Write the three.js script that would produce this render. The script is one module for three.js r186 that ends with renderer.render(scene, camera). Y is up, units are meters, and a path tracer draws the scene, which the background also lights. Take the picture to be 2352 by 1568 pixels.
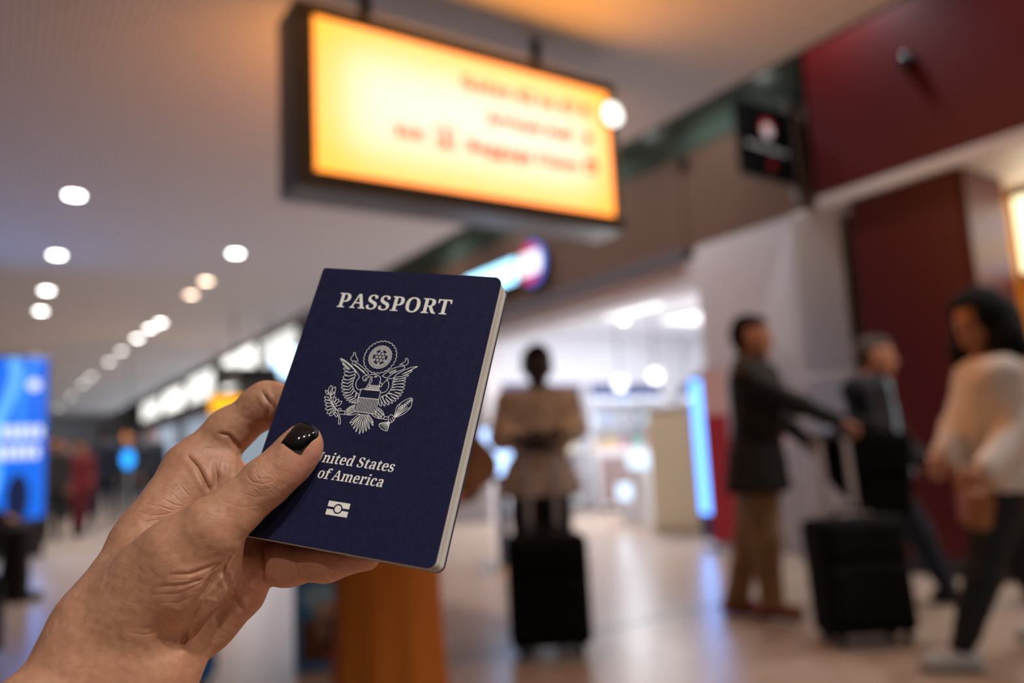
import * as THREE from 'three';
import { RoundedBoxGeometry } from 'three/addons/geometries/RoundedBoxGeometry.js';
import { mergeGeometries } from 'three/addons/utils/BufferGeometryUtils.js';
import { RectAreaLightUniformsLib } from 'three/addons/lights/RectAreaLightUniformsLib.js';
import { createNoise3D } from 'simplex-noise';

RectAreaLightUniformsLib.init();

// ---------------------------------------------------------------- camera, exposure
const scene = new THREE.Scene();
scene.background = new THREE.Color(0x000000);
const renderer = new THREE.WebGLRenderer({ antialias: true });
renderer.toneMapping = THREE.LinearToneMapping;
renderer.toneMappingExposure = 1.6;
renderer.shadowMap.enabled = true;

const camera = new THREE.PerspectiveCamera(47.07, 1.5, 0.01, 200);
camera.position.set(0, 1.05, 0);
{ // the photographer looks 34 degrees to the right of the hall's axis (-z), slightly up, the camera rolled by 3 degrees
  const back = new THREE.Vector3(-0.54803575, -0.13554743, 0.82539912), up = new THREE.Vector3(-0.0320113, 0.98945842, 0.14123496);
  const right = new THREE.Vector3().crossVectors(up, back);
  camera.quaternion.setFromRotationMatrix(new THREE.Matrix4().makeBasis(right, up, back));
}
camera.focus = 0.323;
camera.userData.fStop = 3.8;

// ---------------------------------------------------------------- helpers
let seedState = 20240611;
const rnd = () => { seedState = (seedState + 0x6d2b79f5) | 0; let t = Math.imul(seedState ^ (seedState >>> 15), 1 | seedState); t = (t + Math.imul(t ^ (t >>> 7), 61 | t)) ^ t; return ((t ^ (t >>> 14)) >>> 0) / 4294967296; };
const noise3 = createNoise3D(rnd);
const V = (x, y, z) => new THREE.Vector3(x, y, z);
const taken = new Map();
function numbered(name) {
  const n = taken.get(name) ?? 0;
  taken.set(name, n + 1);
  return n ? name + '_' + String(n).padStart(3, '0') : name;
}
function thing(name, label, category, [x, y, z] = [0, 0, 0], turn = 0, group) {
  const o = new THREE.Group();
  o.name = numbered(name);
  o.position.set(x, y, z);
  o.rotation.y = turn;
  o.userData = { label, category };
  if (group) o.userData.group = group;
  scene.add(o);
  return o;
}
function part(parent, name, geometry, material, label) {
  const m = new THREE.Mesh(geometry, material);
  m.name = name;
  m.castShadow = m.receiveShadow = true;
  if (label) m.userData.label = label;
  parent.add(m);
  return m;
}
function single(name, geometry, material, label, category, group) {
  const m = part(scene, numbered(name), geometry, material);
  m.userData = { label, category };
  if (group) m.userData.group = group;
  return m;
}
function structure(name, geometry, material, label) {
  const m = part(scene, name, geometry, material);
  m.userData = { kind: 'structure', label };
  return m;
}
function structureGroup(name, label) {
  const g = new THREE.Group();
  g.name = name;
  g.userData = { kind: 'structure', label };
  scene.add(g);
  return g;
}
function copyOf(o, [x, y, z], turn, label) {
  const c = o.clone();
  c.name = numbered(o.name.replace(/_\d{3}$/, ''));
  c.position.set(x, y, z);
  c.rotation.y = turn;
  c.userData = { ...o.userData };
  if (label) c.userData.label = label;
  scene.add(c);
  return c;
}
// box from corner to corner, bevelled, with uv in metres
function box(x0, y0, z0, x1, y1, z1, bevel = 0) {
  const w = x1 - x0, h = y1 - y0, d = z1 - z0;
  const g = bevel ? new RoundedBoxGeometry(w, h, d, 2, Math.min(bevel, w / 2.1, h / 2.1, d / 2.1)) : new THREE.BoxGeometry(w, h, d);
  g.translate((x0 + x1) / 2, (y0 + y1) / 2, (z0 + z1) / 2);
  const p = g.attributes.position, n = g.attributes.normal, uv = g.attributes.uv;
  for (let i = 0; i < p.count; i++) {
    const ax = Math.abs(n.getX(i)), ay = Math.abs(n.getY(i)), az = Math.abs(n.getZ(i));
    if (ay >= ax && ay >= az) uv.setXY(i, p.getX(i), p.getZ(i));
    else if (ax >= az) uv.setXY(i, p.getZ(i), p.getY(i));
    else uv.setXY(i, p.getX(i), p.getY(i));
  }
  return g;
}
function tube(points, r, seg = 8, closed = false) {
  return new THREE.TubeGeometry(new THREE.CatmullRomCurve3(points.map((p) => V(...p)), closed, 'centripetal'), Math.max(8, points.length * 6), r, seg, closed);
}
function rod(a, b, r0, r1 = r0, seg = 14) {
  const A = V(...a), B = V(...b), d = B.clone().sub(A), g = new THREE.CylinderGeometry(r1, r0, d.length(), seg);
  g.applyQuaternion(new THREE.Quaternion().setFromUnitVectors(V(0, 1, 0), d.normalize()));
  g.translate((A.x + B.x) / 2, (A.y + B.y) / 2, (A.z + B.z) / 2);
  return g;
}
const join = (list) => mergeGeometries(list.map((g) => { const q = g.index ? g.toNonIndexed() : g; for (const k of Object.keys(q.attributes)) if (!['position', 'normal', 'uv'].includes(k)) q.deleteAttribute(k); return q; }), false);
const std = (color, roughness = 0.6, more = {}) => new THREE.MeshStandardMaterial({ color, roughness, ...more });
const phys = (color, roughness, more = {}) => new THREE.MeshPhysicalMaterial({ color, roughness, ...more });
function pixelTexture(w, h, f, repeat, colour = true) {
  const data = new Uint8Array(w * h * 4);
  for (let y = 0, i = 0; y < h; y++) for (let x = 0; x < w; x++, i += 4) {
    const c = f(x / w, y / h, x, y);
    data[i] = c[0]; data[i + 1] = c[1]; data[i + 2] = c[2]; data[i + 3] = 255;
  }
  const t = new THREE.DataTexture(data, w, h);
  t.wrapS = t.wrapT = THREE.RepeatWrapping;
  t.magFilter = THREE.LinearFilter;
  if (colour) t.colorSpace = THREE.SRGBColorSpace;
  if (repeat) t.repeat.set(...repeat);
  t.needsUpdate = true;
  return t;
}
function canvasTexture(w, h, draw) {
  const c = document.createElement('canvas');
  c.width = w; c.height = h;
  draw(c.getContext('2d'), w, h);
  const t = new THREE.CanvasTexture(c);
  t.colorSpace = THREE.SRGBColorSpace;
  return t;
}
// tileable noise in 2-D, from a torus cut of 3-D noise layers
const tile = (u, v, n, s) => { const a = u * Math.PI * 2, b = v * Math.PI * 2, r = n / (Math.PI * 2); return noise3(Math.cos(a) * r + s, Math.sin(a) * r + Math.cos(b) * r * 0.7, Math.sin(b) * r); };

// ---------------------------------------------------------------- implicit surfaces
// distance to a limb that tapers from radius q[3] to q[7]
function taper(q, x, y, z) {
  const bx = q[4] - q[0], by = q[5] - q[1], bz = q[6] - q[2], l2 = bx * bx + by * by + bz * bz, rr = q[3] - q[7];
  const px = x - q[0], py = y - q[1], pz = z - q[2];
  if (l2 <= rr * rr + 1e-12) return Math.sqrt(px * px + py * py + pz * pz) - Math.max(q[3], q[7]);
  const a2 = l2 - rr * rr, il2 = 1 / l2, yy = px * bx + py * by + pz * bz, zz = yy - l2;
  const ux = px * l2 - bx * yy, uy = py * l2 - by * yy, uz = pz * l2 - bz * yy, x2 = ux * ux + uy * uy + uz * uz, y2 = yy * yy * l2, z2 = zz * zz * l2;
  const k = Math.sign(rr) * rr * rr * x2;
  if (Math.sign(zz) * a2 * z2 > k) return Math.sqrt(x2 + z2) * il2 - q[7];
  if (Math.sign(yy) * a2 * y2 < k) return Math.sqrt(x2 + y2) * il2 - q[3];
  return (Math.sqrt(x2 * a2 * il2) + yy * rr) * il2 - q[3];
}
const blend = (a, b, k) => { const h = Math.max(k - Math.abs(a - b), 0) / k; return Math.min(a, b) - h * h * k * 0.25; };
// mesh of the zero level of f between lo and hi with cells of size h (surface nets); f is a distance, at least near the surface
function nets(f, lo, hi, h, uvScale = 1) {
  const n = [0, 1, 2].map((i) => Math.ceil((hi[i] - lo[i]) / h) + 2), [nx, ny, nz] = n, field = new Float32Array(nx * ny * nz).fill(1), B = 6;
  const at = (i, j, k) => i + nx * (j + ny * k);
  for (let k0 = 0; k0 < nz; k0 += B) for (let j0 = 0; j0 < ny; j0 += B) for (let i0 = 0; i0 < nx; i0 += B) {
    const c = f(lo[0] + (i0 + B / 2) * h, lo[1] + (j0 + B / 2) * h, lo[2] + (k0 + B / 2) * h), far = Math.abs(c) > B * h * 1.05;
    for (let k = k0; k < Math.min(k0 + B, nz); k++) for (let j = j0; j < Math.min(j0 + B, ny); j++) for (let i = i0; i < Math.min(i0 + B, nx); i++) {
      field[at(i, j, k)] = far ? c : f(lo[0] + i * h, lo[1] + j * h, lo[2] + k * h);
    }
  }
  const id = new Int32Array(nx * ny * nz).fill(-1), pos = [], E = [[0, 1], [0, 2], [0, 4], [1, 3], [1, 5], [2, 3], [2, 6], [3, 7], [4, 5], [4, 6], [5, 7], [6, 7]], g = new Float32Array(8);
  for (let k = 0; k < nz - 1; k++) for (let j = 0; j < ny - 1; j++) for (let i = 0; i < nx - 1; i++) {
    let mask = 0;
    for (let c = 0; c < 8; c++) { g[c] = field[at(i + (c & 1), j + ((c >> 1) & 1), k + (c >> 2))]; if (g[c] < 0) mask |= 1 << c; }
    if (mask === 0 || mask === 255) continue;
    let x = 0, y = 0, z = 0, m = 0;
    for (const [a, b] of E) {
      if (((mask >> a) & 1) === ((mask >> b) & 1)) continue;
      const t = g[a] / (g[a] - g[b]);
      x += (a & 1) + t * ((b & 1) - (a & 1)); y += ((a >> 1) & 1) + t * (((b >> 1) & 1) - ((a >> 1) & 1)); z += (a >> 2) + t * ((b >> 2) - (a >> 2)); m++;
    }
    id[at(i, j, k)] = pos.length / 3;
    pos.push(lo[0] + (i + x / m) * h, lo[1] + (j + y / m) * h, lo[2] + (k + z / m) * h);
  }
  const index = [], quad = (a, b, c, d, flip) => { if (a < 0 || b < 0 || c < 0 || d < 0) return; flip ? index.push(a, c, b, a, d, c) : index.push(a, b, c, a, c, d); };
  for (let k = 1; k < nz - 1; k++) for (let j = 1; j < ny - 1; j++) for (let i = 1; i < nx - 1; i++) {
    const s = field[at(i, j, k)] < 0;
    if (s !== field[at(i + 1, j, k)] < 0) quad(id[at(i, j - 1, k - 1)], id[at(i, j, k - 1)], id[at(i, j, k)], id[at(i, j - 1, k)], !s);
    if (s !== field[at(i, j + 1, k)] < 0) quad(id[at(i - 1, j, k - 1)], id[at(i - 1, j, k)], id[at(i, j, k)], id[at(i, j, k - 1)], !s);
    if (s !== field[at(i, j, k + 1)] < 0) quad(id[at(i - 1, j - 1, k)], id[at(i, j - 1, k)], id[at(i, j, k)], id[at(i - 1, j, k)], !s);
  }
  const P = new Float32Array(pos), N = new Float32Array(P.length), UV = new Float32Array(P.length / 3 * 2), e = h * 0.6;
  for (let v = 0; v < P.length; v += 3) {
    const x = P[v], y = P[v + 1], z = P[v + 2];
    const a = f(x + e, y - e, z - e), b = f(x - e, y - e, z + e), c = f(x - e, y + e, z - e), d = f(x + e, y + e, z + e);
    const gx = a - b - c + d, gy = -a - b + c + d, gz = -a + b - c + d, l = Math.hypot(gx, gy, gz) || 1;
    N[v] = gx / l; N[v + 1] = gy / l; N[v + 2] = gz / l;
    UV[v / 3 * 2] = x * uvScale; UV[v / 3 * 2 + 1] = y * uvScale;
  }
  const out = new THREE.BufferGeometry();
  out.setAttribute('position', new THREE.BufferAttribute(P, 3));
  out.setAttribute('normal', new THREE.BufferAttribute(N, 3));
  out.setAttribute('uv', new THREE.BufferAttribute(UV, 2));
  out.setIndex(index);
  return out;
}
// mesh of a list of tapers blended with k
function limbs(list, k, h, pad = 0.03, cut) {
  const lo = [1e9, 1e9, 1e9], hi = [-1e9, -1e9, -1e9];
  for (const q of list) for (let i = 0; i < 3; i++) { lo[i] = Math.min(lo[i], q[i] - q[3], q[i + 4] - q[7]); hi[i] = Math.max(hi[i], q[i] + q[3], q[i + 4] + q[7]); }
  const f = (x, y, z) => { let d = 1e9; for (const q of list) d = d > 1e8 ? taper(q, x, y, z) : blend(d, taper(q, x, y, z), k); return cut ? Math.max(d, cut(x, y, z)) : d; };
  return nets(f, lo.map((v) => v - pad), hi.map((v) => v + pad), h);
}
function tint(geometry, f) { // vertex colours (linear) from position
  const p = geometry.attributes.position, c = new Float32Array(p.count * 3);
  for (let i = 0; i < p.count; i++) c.set(f(p.getX(i), p.getY(i), p.getZ(i), i), i * 3);
  geometry.setAttribute('color', new THREE.BufferAttribute(c, 3));
  return geometry;
}

// ---------------------------------------------------------------- the hall: floor, ceilings, walls
const CEIL = 3.7, EDGE = 4.62, SHOP = 6.1; // ceiling height; where the low ceiling ends; plane of the shop fronts (x)
const floorTexture = pixelTexture(1024, 1024, (u, v) => { // terrazzo: beige ground with small chips
  const a = tile(u, v, 9, 1), b = tile(u, v, 150, 5), c = tile(v, u, 90, 9);
  const chip = b > 0.55 ? 16 : b < -0.6 ? -20 : 0, k = 5 * a + chip + 5 * c;
  return [160 + k, 142 + k, 127 + k];
}, [1 / 1.6, 1 / 1.6]);
const floorMat = phys(0xffffff, 0.29, { map: floorTexture, specularIntensity: 0.24 });
structure('floor', box(-12, -0.2, -48, SHOP + 6, 0, 9), floorMat, 'polished beige terrazzo floor');
{ // joint strips let into the floor
  const strip = structureGroup('trim_1', 'dark joint strips in the floor');
  const stripMat = std(0x6f6963, 0.4);
  for (const z of [-13.2, -8.4, -3.65, 1.2]) part(strip, 'joint_strip', box(-12, -0.01, z - 0.03, SHOP, 0.0012, z + 0.03), stripMat);
}
const perforated = pixelTexture(256, 256, (u, v, x, y) => { // rows of small holes
  const r = Math.hypot((x % 32) - 15.5, (y % 32) - 15.5), hole = r < 6.5 ? 1 : r < 8.5 ? (8.5 - r) / 2 : 0, k = 214 - 90 * hole + 4 * tile(u, v, 8, 2);
  return [k, k * 0.985, k * 0.97];
}, [1 / 0.36, 1 / 0.36]);
const ceilingMat = std(0xffffff, 0.75, { map: perforated });
structure('ceiling', box(-12, CEIL, -48, EDGE, CEIL + 0.35, 9), ceilingMat, 'white perforated metal ceiling');
structure('trim_2', box(EDGE, CEIL - 0.012, -48, EDGE + 0.03, CEIL + 0.36, 9, 0.004), std(0x2a2725, 0.5), 'dark edge trim of the ceiling');
structure('ceiling_upper', box(EDGE + 0.03, 5.0, -48, SHOP + 0.3, 5.2, 9), std(0xb8aaa0, 0.8), 'beige upper soffit above the shop fronts');
structure('wall_left', box(-12.2, 0, -48, -12, CEIL, 9), std(0xb9b4ad, 0.7), 'pale wall across the hall');
structure('wall_back', box(-12, 0, 9, SHOP + 6, 5.2, 9.2), std(0x8d8a88, 0.7), 'wall behind the photographer');
structure('wall_far', box(-12, 0, -48.2, SHOP + 6, 5.2, -48), std(0xc3c7cf, 0.7), 'far end of the hall');

// bronze fascia above the news shop, in panels with open joints, with a dark green reflection painted as a strip on top
{
  const g = structureGroup('wall_fascia', 'brown bronze fascia above the shop');
  const bronze = phys(0x7a6152, 0.36, { metalness: 0.35 }), reflectionGreen = phys(0x55665a, 0.2, { metalness: 0.1 });
  const cuts = [-4.15, -5.72, -8.0, -10.3, -12.6, -14.9, -17.2];
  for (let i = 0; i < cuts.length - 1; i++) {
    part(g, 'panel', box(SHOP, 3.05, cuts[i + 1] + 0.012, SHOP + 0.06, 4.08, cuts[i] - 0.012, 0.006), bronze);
    part(g, 'reflection_panel', box(SHOP, 4.1, cuts[i + 1] + 0.012, SHOP + 0.05, 5.0, cuts[i] - 0.012, 0.006), reflectionGreen, 'dark green reflection painted as a strip');
  }
  part(g, 'backing', box(SHOP + 0.06, 3.05, -17.2, SHOP + 0.3, 5.0, -4.15), std(0x1b1917, 0.8));
}
const whiteWall = std(0xc9c6c8, 0.55), greyLedge = std(0x5b5a60, 0.5), shopWhite = std(0xe9e9ec, 0.6);
structure('trim_3', box(SHOP - 0.07, 2.93, -17.2, SHOP + 0.25, 3.05, -5.75, 0.01), greyLedge, 'grey shutter housing above the shop opening');
structure('wall_header', box(SHOP, 2.62, -10.2, SHOP + 0.25, 2.93, -5.63), whiteWall, 'white beam above the shop opening');
structure('wall_right', box(SHOP, 0, -5.63, SHOP + 0.25, 3.05, -4.36), whiteWall, 'white wall panel beside the shop opening');
structure('wall_pier', box(SHOP, 0, -11.2, SHOP + 0.25, 2.93, -9.95), whiteWall, 'white pier at the far side of the shop opening');
// steel-clad column between the white wall and the red shop
{
  const g = structureGroup('wall_column', 'brushed steel clad column');
  const steel = phys(0xc9c4bc, 0.32, { metalness: 0.6 });
  part(g, 'cladding_panel', box(SHOP - 0.12, 0.1, -4.35, SHOP + 0.1, 1.55, -3.86, 0.02), steel);
  part(g, 'cladding_panel', box(SHOP - 0.12, 1.56, -4.35, SHOP + 0.1, 3.02, -3.86, 0.02), steel);
  part(g, 'plinth', box(SHOP - 0.13, 0, -4.36, SHOP + 0.1, 0.1, -3.85, 0.01), std(0x333333, 0.5));
}
// the red shop
const maroon = phys(0x541113, 0.42, { specularIntensity: 0.6 });
{
  const g = structureGroup('wall_red_fascia', 'dark red fascia of the shop beyond the steel column');
  for (const [z0, z1] of [[-3.79, -1.3], [-1.28, 1.3], [1.32, 4]]) part(g, 'panel', box(5.6, 2.97, z0, 5.72, 5.0, z1, 0.006), maroon);
  part(g, 'end_cap', box(5.72, 2.97, -3.79, SHOP + 0.3, 5.0, -3.7, 0.004), std(0x191413, 0.6), 'black end of the fascia box');
  part(g, 'soffit', box(5.6, 2.87, -3.8, 7.2, 2.965, 4, 0.006), std(0xd8cfc6, 0.5), 'white lower edge and soffit');
}
{
  const g = structureGroup('wall_red_pier', 'dark red pier of the shop beside the orange wall');
  part(g, 'face_panel', box(5.64, 0.12, -3.54, 5.74, 2.87, -2.7, 0.008), maroon);
  part(g, 'plinth', box(5.63, 0, -3.55, 5.76, 0.12, -2.69, 0.006), std(0x2b2523, 0.5));
  part(g, 'corner_trim', box(5.66, 0.12, -2.7, 5.86, 2.87, -2.66, 0.006), maroon);
  part(g, 'return_panel', box(5.86, 0.12, -2.71, 6.25, 2.87, -2.67, 0.006), maroon);
}
structure('wall_orange', box(6.7, 0, -2.9, 6.85, 2.87, 4), std(0xd98a1c, 0.6), 'orange back wall of the red shop');
structure('wall_orange_side', box(6.25, 0, -2.9, 6.7, 2.87, -2.8), std(0xd08a2a, 0.6), 'orange side wall of the red shop');
structure('wall_inner', box(SHOP + 0.25, 0, -4.42, 12, 3.0, -4.3), shopWhite, 'wall between the two shops');
// shop interior
structure('wall_shop_back', box(11.5, 0, -13, 11.7, 3.3, -4.4), shopWhite, 'white back wall of the news shop');
structure('wall_shop_side', box(SHOP + 0.25, 0, -11.3, 11.5, 3.3, -11.15), shopWhite, 'white side wall of the news shop');
structure('ceiling_shop', box(SHOP + 0.06, 3.05, -13, 11.7, 3.2, -4.3), shopWhite, 'white ceiling of the news shop');
structure('ceiling_red_shop', box(5.74, 2.98, -3.69, 12, 3.1, 9), shopWhite, 'white ceiling of the red shop');
// further shop fronts down the hall
structure('wall_right_far', box(SHOP, 0, -48, SHOP + 0.3, 2.93, -11.2), std(0xa3a9b6, 0.5), 'grey-blue shop fronts further down the hall');
structure('wall_fascia_far', box(SHOP + 0.02, 2.93, -48, SHOP + 0.3, 5.0, -17.2), std(0x8b8a87, 0.6), 'grey fascia further down the hall');
structure('wall_end_left', box(-12, CEIL, 9, EDGE, 5.2, 9.2), std(0x8d8a88, 0.7), 'upper part of the back wall');

// ---------------------------------------------------------------- lamps of the hall
const lensMat = std(0xffffff, 0.4, { emissive: new THREE.Color(1, 0.98, 0.95), emissiveIntensity: 13 });
const lensWarm = std(0xffffff, 0.4, { emissive: new THREE.Color(1, 0.72, 0.52), emissiveIntensity: 7 });
const lensDim = std(0xffffff, 0.4, { emissive: new THREE.Color(1, 0.98, 0.9), emissiveIntensity: 7 });
const trimMat = std(0xd9d7d2, 0.4);
const lensGeo = new THREE.CylinderGeometry(0.075, 0.075, 0.012, 28), trimGeo = new THREE.LatheGeometry([[0.077, 0], [0.105, 0], [0.108, -0.006], [0.1, -0.014], [0.078, -0.012], [0.077, 0]].map((p) => new THREE.Vector2(...p)), 32);
function downlight(x, z, power, lens, label, group, y = CEIL, colour = 0xf5f5fb, scale = 1) {
  const t = thing('downlight', label, 'ceiling light', [x, y, z], 0, group);
  part(t, 'trim_ring', trimGeo, trimMat);
  part(t, 'lens', lensGeo, lens, 'glowing lens').position.y = -0.007;
  t.scale.setScalar(scale);
  const l = new THREE.SpotLight(colour, power, 0, 1.05, 0.6);
  l.position.set(0, -0.02, 0);
  l.target.position.set(0, -1, 0);
  l.shadow.radius = 3.5;
  t.add(l, l.target);
  return t;
}
const POWER = 10.5;
for (const z of [-8.37, -10.86, -13.1, -14.82]) downlight(0.57, z, POWER * 1.5, lensMat, 'bright round ceiling downlight in the short row above the blue totem', 'downlights in the row above the blue totem');
downlight(2.49, -10, POWER * 1.6, lensMat, 'bright white ceiling downlight at the near end of the long row', 'downlights in the long row');
for (const z of [-11.72, -12.75]) downlight(2.5, z, POWER * 0.6, lensWarm, 'warm peach ceiling downlight in the long row', 'peach downlights in the long row');
for (const [x, z] of [[2.5, -15.49], [2.43, -16.18], [2.39, -17.52]]) downlight(x, z, POWER * 1.8, lensMat, 'white ceiling downlight midway along the long row', 'white downlights midway along the row');
for (const [x, z] of [[2.34, -19.5], [2.32, -21.55], [2.24, -25.07], [2.21, -27.24], [2.23, -31.89], [2.14, -37.26]]) downlight(x, z, POWER * 2, lensDim, 'dim distant ceiling downlight towards the far end of the row', 'dim downlights at the far end of the row');
for (const [x, z, k] of [[0.4, 1.5, 1.8], [1.5, 1.7, 1.6], [2.6, 1.2, 1.3], [-0.8, 1.6, 0.9], [-4, -6, 0.7], [-4, -11, 0.7], [3.9, -1.2, 0.7]]) downlight(x, z, POWER * k, lensMat, 'unseen ceiling downlight added to light the hand and the near hall', 'added downlights out of view');  // added key lights out of view, placed for the light on the hand
for (const z of [-1.6, -3.4, -5.2, -7, -8.8, -10.6]) downlight(5.3, z, POWER * 1.1, lensMat, 'unseen downlight added in the upper soffit to wash the shop fronts', 'added wall washers in the upper soffit', 5.0);  // added wall washers, hidden above the ceiling edge, to brighten fascia and wall
// news shop: round lamps and long panels in its white ceiling
const panelMat = std(0xffffff, 0.5, { emissive: new THREE.Color(0.95, 0.97, 1), emissiveIntensity: 1.0 });
for (const [x, z] of [[7.6, -6.6], [7.6, -8.8], [9.8, -6.6], [9.8, -8.8]]) {
  const t = thing('ceiling_panel', 'square white light panel in the news shop ceiling', 'ceiling light', [x, 3.05, z], 0, 'light panels in the news shop ceiling');
  part(t, 'frame', box(-0.62, -0.02, -0.62, 0.62, 0, 0.62, 0.006), trimMat);
  part(t, 'diffuser', box(-0.58, -0.03, -0.58, 0.58, -0.021, 0.58), panelMat, 'glowing diffuser');
  const l = new THREE.RectAreaLight(0xf2f5ff, 8, 1.16, 1.16);
  l.position.y = -0.04; l.rotation.x = -Math.PI / 2;
  t.add(l);
}
for (const [x, z] of [[6.9, -6.1], [6.9, -7.5], [6.9, -9.2], [8.6, -7.4], [8.8, -5.6], [8.6, -9.6], [10.6, -7.7]]) downlight(x, z, 6, lensMat, 'small white downlight in the news shop ceiling', 'downlights in the news shop', 3.05, 0xf4f6ff, 0.8);
// red shop
{
  const t = thing('ceiling_panel', 'warm light panel inside the red shop', 'ceiling light', [6.2, 2.86, -0.6], 0);
  part(t, 'frame', box(-0.35, 0.002, -1.4, 0.35, 0.02, 1.4, 0.005), trimMat);
  part(t, 'diffuser', box(-0.32, -0.008, -1.36, 0.32, 0.002, 1.36), std(0xffffff, 0.5, { emissive: new THREE.Color(1, 0.85, 0.65), emissiveIntensity: 2.5 }), 'glowing diffuser');
  const l = new THREE.RectAreaLight(0xffe0b8, 2.6, 0.6, 2.6);
  l.position.y = -0.02; l.rotation.x = -Math.PI / 2;
  t.add(l);
}

// ---------------------------------------------------------------- the hanging yellow sign
{
  const x0 = 1.24, x1 = 3.44, y0 = 2.43, y1 = 3.46, z = -3.76, d = 0.3, px0 = 1.345, px1 = 3.36, py0 = 2.53, py1 = 3.38; // frame, then lit face
  const t = thing('overhead_sign', 'large hanging backlit yellow direction sign in a grey metal frame', 'sign', [(x0 + x1) / 2, y0, z - d / 2]);
  const m = (a, b, c, e, f, g, bev) => box(a - (x0 + x1) / 2, b - y0, c - (z - d / 2), e - (x0 + x1) / 2, f - y0, g - (z - d / 2), bev);
  const frame = phys(0x55534f, 0.4, { metalness: 0.35 });
  part(t, 'frame_rail', m(x0, y0, z - d, x1, py0, z, 0.012), frame);
  part(t, 'frame_rail', m(x0, py1, z - d, x1, y1, z, 0.012), frame);
  part(t, 'frame_stile', m(x0, py0, z - d, px0, py1, z, 0.012), frame);
  part(t, 'frame_stile', m(px1, py0, z - d, x1, py1, z, 0.012), phys(0x9fb0a4, 0.35, { metalness: 0.3 }), 'pale green end of the frame');
  const face = canvasTexture(2000, 844, (g, w, h) => {
    g.fillStyle = '#fff'; g.fillRect(0, 0, w, h);
    g.fillStyle = '#000'; g.textBaseline = 'alphabetic';
    g.font = 'bold 108px sans-serif';
    const fit = (txt, x0, x1, y) => { g.save(); g.translate(x0, y); g.scale((x1 - x0) / g.measureText(txt).width, 1); g.fillText(txt, 0, 0); g.restore(); };
    fit('Gates 42 to 47', 880, 1740, 205); fit('Arrivals Hall', 1053, 1690, 395); fit('Exit', 446, 632, 585); fit('Baggage Claim', 901, 1725, 590);
    for (const y of [165, 355]) { g.beginPath(); g.moveTo(1798, y + 45); g.lineTo(1798, y - 10); g.lineTo(1772, y + 14); g.lineTo(1772, y - 12); g.lineTo(1808, y - 46); g.lineTo(1844, y - 12); g.lineTo(1844, y + 14); g.lineTo(1818, y - 10); g.lineTo(1818, y + 45); g.fill(); } // arrows
    g.fillRect(1782, 490, 92, 92); g.fillStyle = '#fff'; g.fillRect(1800, 530, 56, 36); g.fillRect(1816, 512, 24, 10); g.fillStyle = '#000'; // suitcase pictogram
    g.lineWidth = 9; g.strokeStyle = '#000'; g.strokeRect(700, 478, 128, 120); g.beginPath(); g.arc(764, 508, 14, 0, 7); g.fill(); g.fillRect(744, 526, 40, 60);
  });
  face.wrapS = face.wrapT = THREE.ClampToEdgeWrapping;
  for (const side of [1, -1]) { // translucent face, lit by tubes inside the box
    const zf = side > 0 ? z - 0.012 : z - d + 0.004;
    const acrylic = phys(new THREE.Color(1, 0.6, 0.7), 1, { map: face, transmission: 0.5, thickness: 0, emissive: new THREE.Color(1.3, 0.6, 0.0), emissiveIntensity: 1, emissiveMap: face });
    const g = m(px0, py0, zf, px1, py1, zf + 0.008), uv = g.attributes.uv, p = g.attributes.position;
    for (let i = 0; i < p.count; i++) { const u = p.getX(i) / (px1 - px0) + 0.5 + ((x0 + x1) - (px0 + px1)) / 2 / (px1 - px0); uv.setXY(i, side > 0 ? u : 1 - u, (p.getY(i) + y0 - py0) / (py1 - py0)); }
    part(t, 'lit_face', g, acrylic, 'glowing yellow face with lettering and arrows');
    const inner = new THREE.RectAreaLight(0xc4d0ff, 3.5, 1.7, 0.54), out = new THREE.RectAreaLight(0xffac18, 3.4, px1 - px0, py1 - py0);
    inner.position.set(0.02, (py0 + py1) / 2 - y0, 0); out.position.set(0, (py0 + py1) / 2 - y0, side * (d / 2 + 0.012));
    if (side > 0) { inner.rotation.y = Math.PI; out.rotation.y = Math.PI; }
    t.add(inner, out);
  }
  for (const x of [1.7, 2.9]) part(t, 'hanger', rod([x - (x0 + x1) / 2, y1 - y0 - 0.01, 0], [x - (x0 + x1) / 2, CEIL - y0, 0], 0.035), std(0x1d1b1a, 0.5), 'black hanger stub');
  // small round spotlight at the corner of the frame
  const spot = part(t, 'lamp_rim', new THREE.CylinderGeometry(0.085, 0.085, 0.03, 28).rotateX(Math.PI / 2).translate(3.37 - (x0 + x1) / 2, 3.22 - y0, d / 2 + 0.015), frame);
  part(spot, 'lamp', new THREE.CylinderGeometry(0.075, 0.075, 0.012, 28).rotateX(Math.PI / 2).translate(3.37 - (x0 + x1) / 2, 3.22 - y0, d / 2 + 0.033), std(0xffffff, 0.4, { emissive: new THREE.Color(0.9, 1, 0.95), emissiveIntensity: 1.6 }), 'round white lamp');
}

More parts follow.
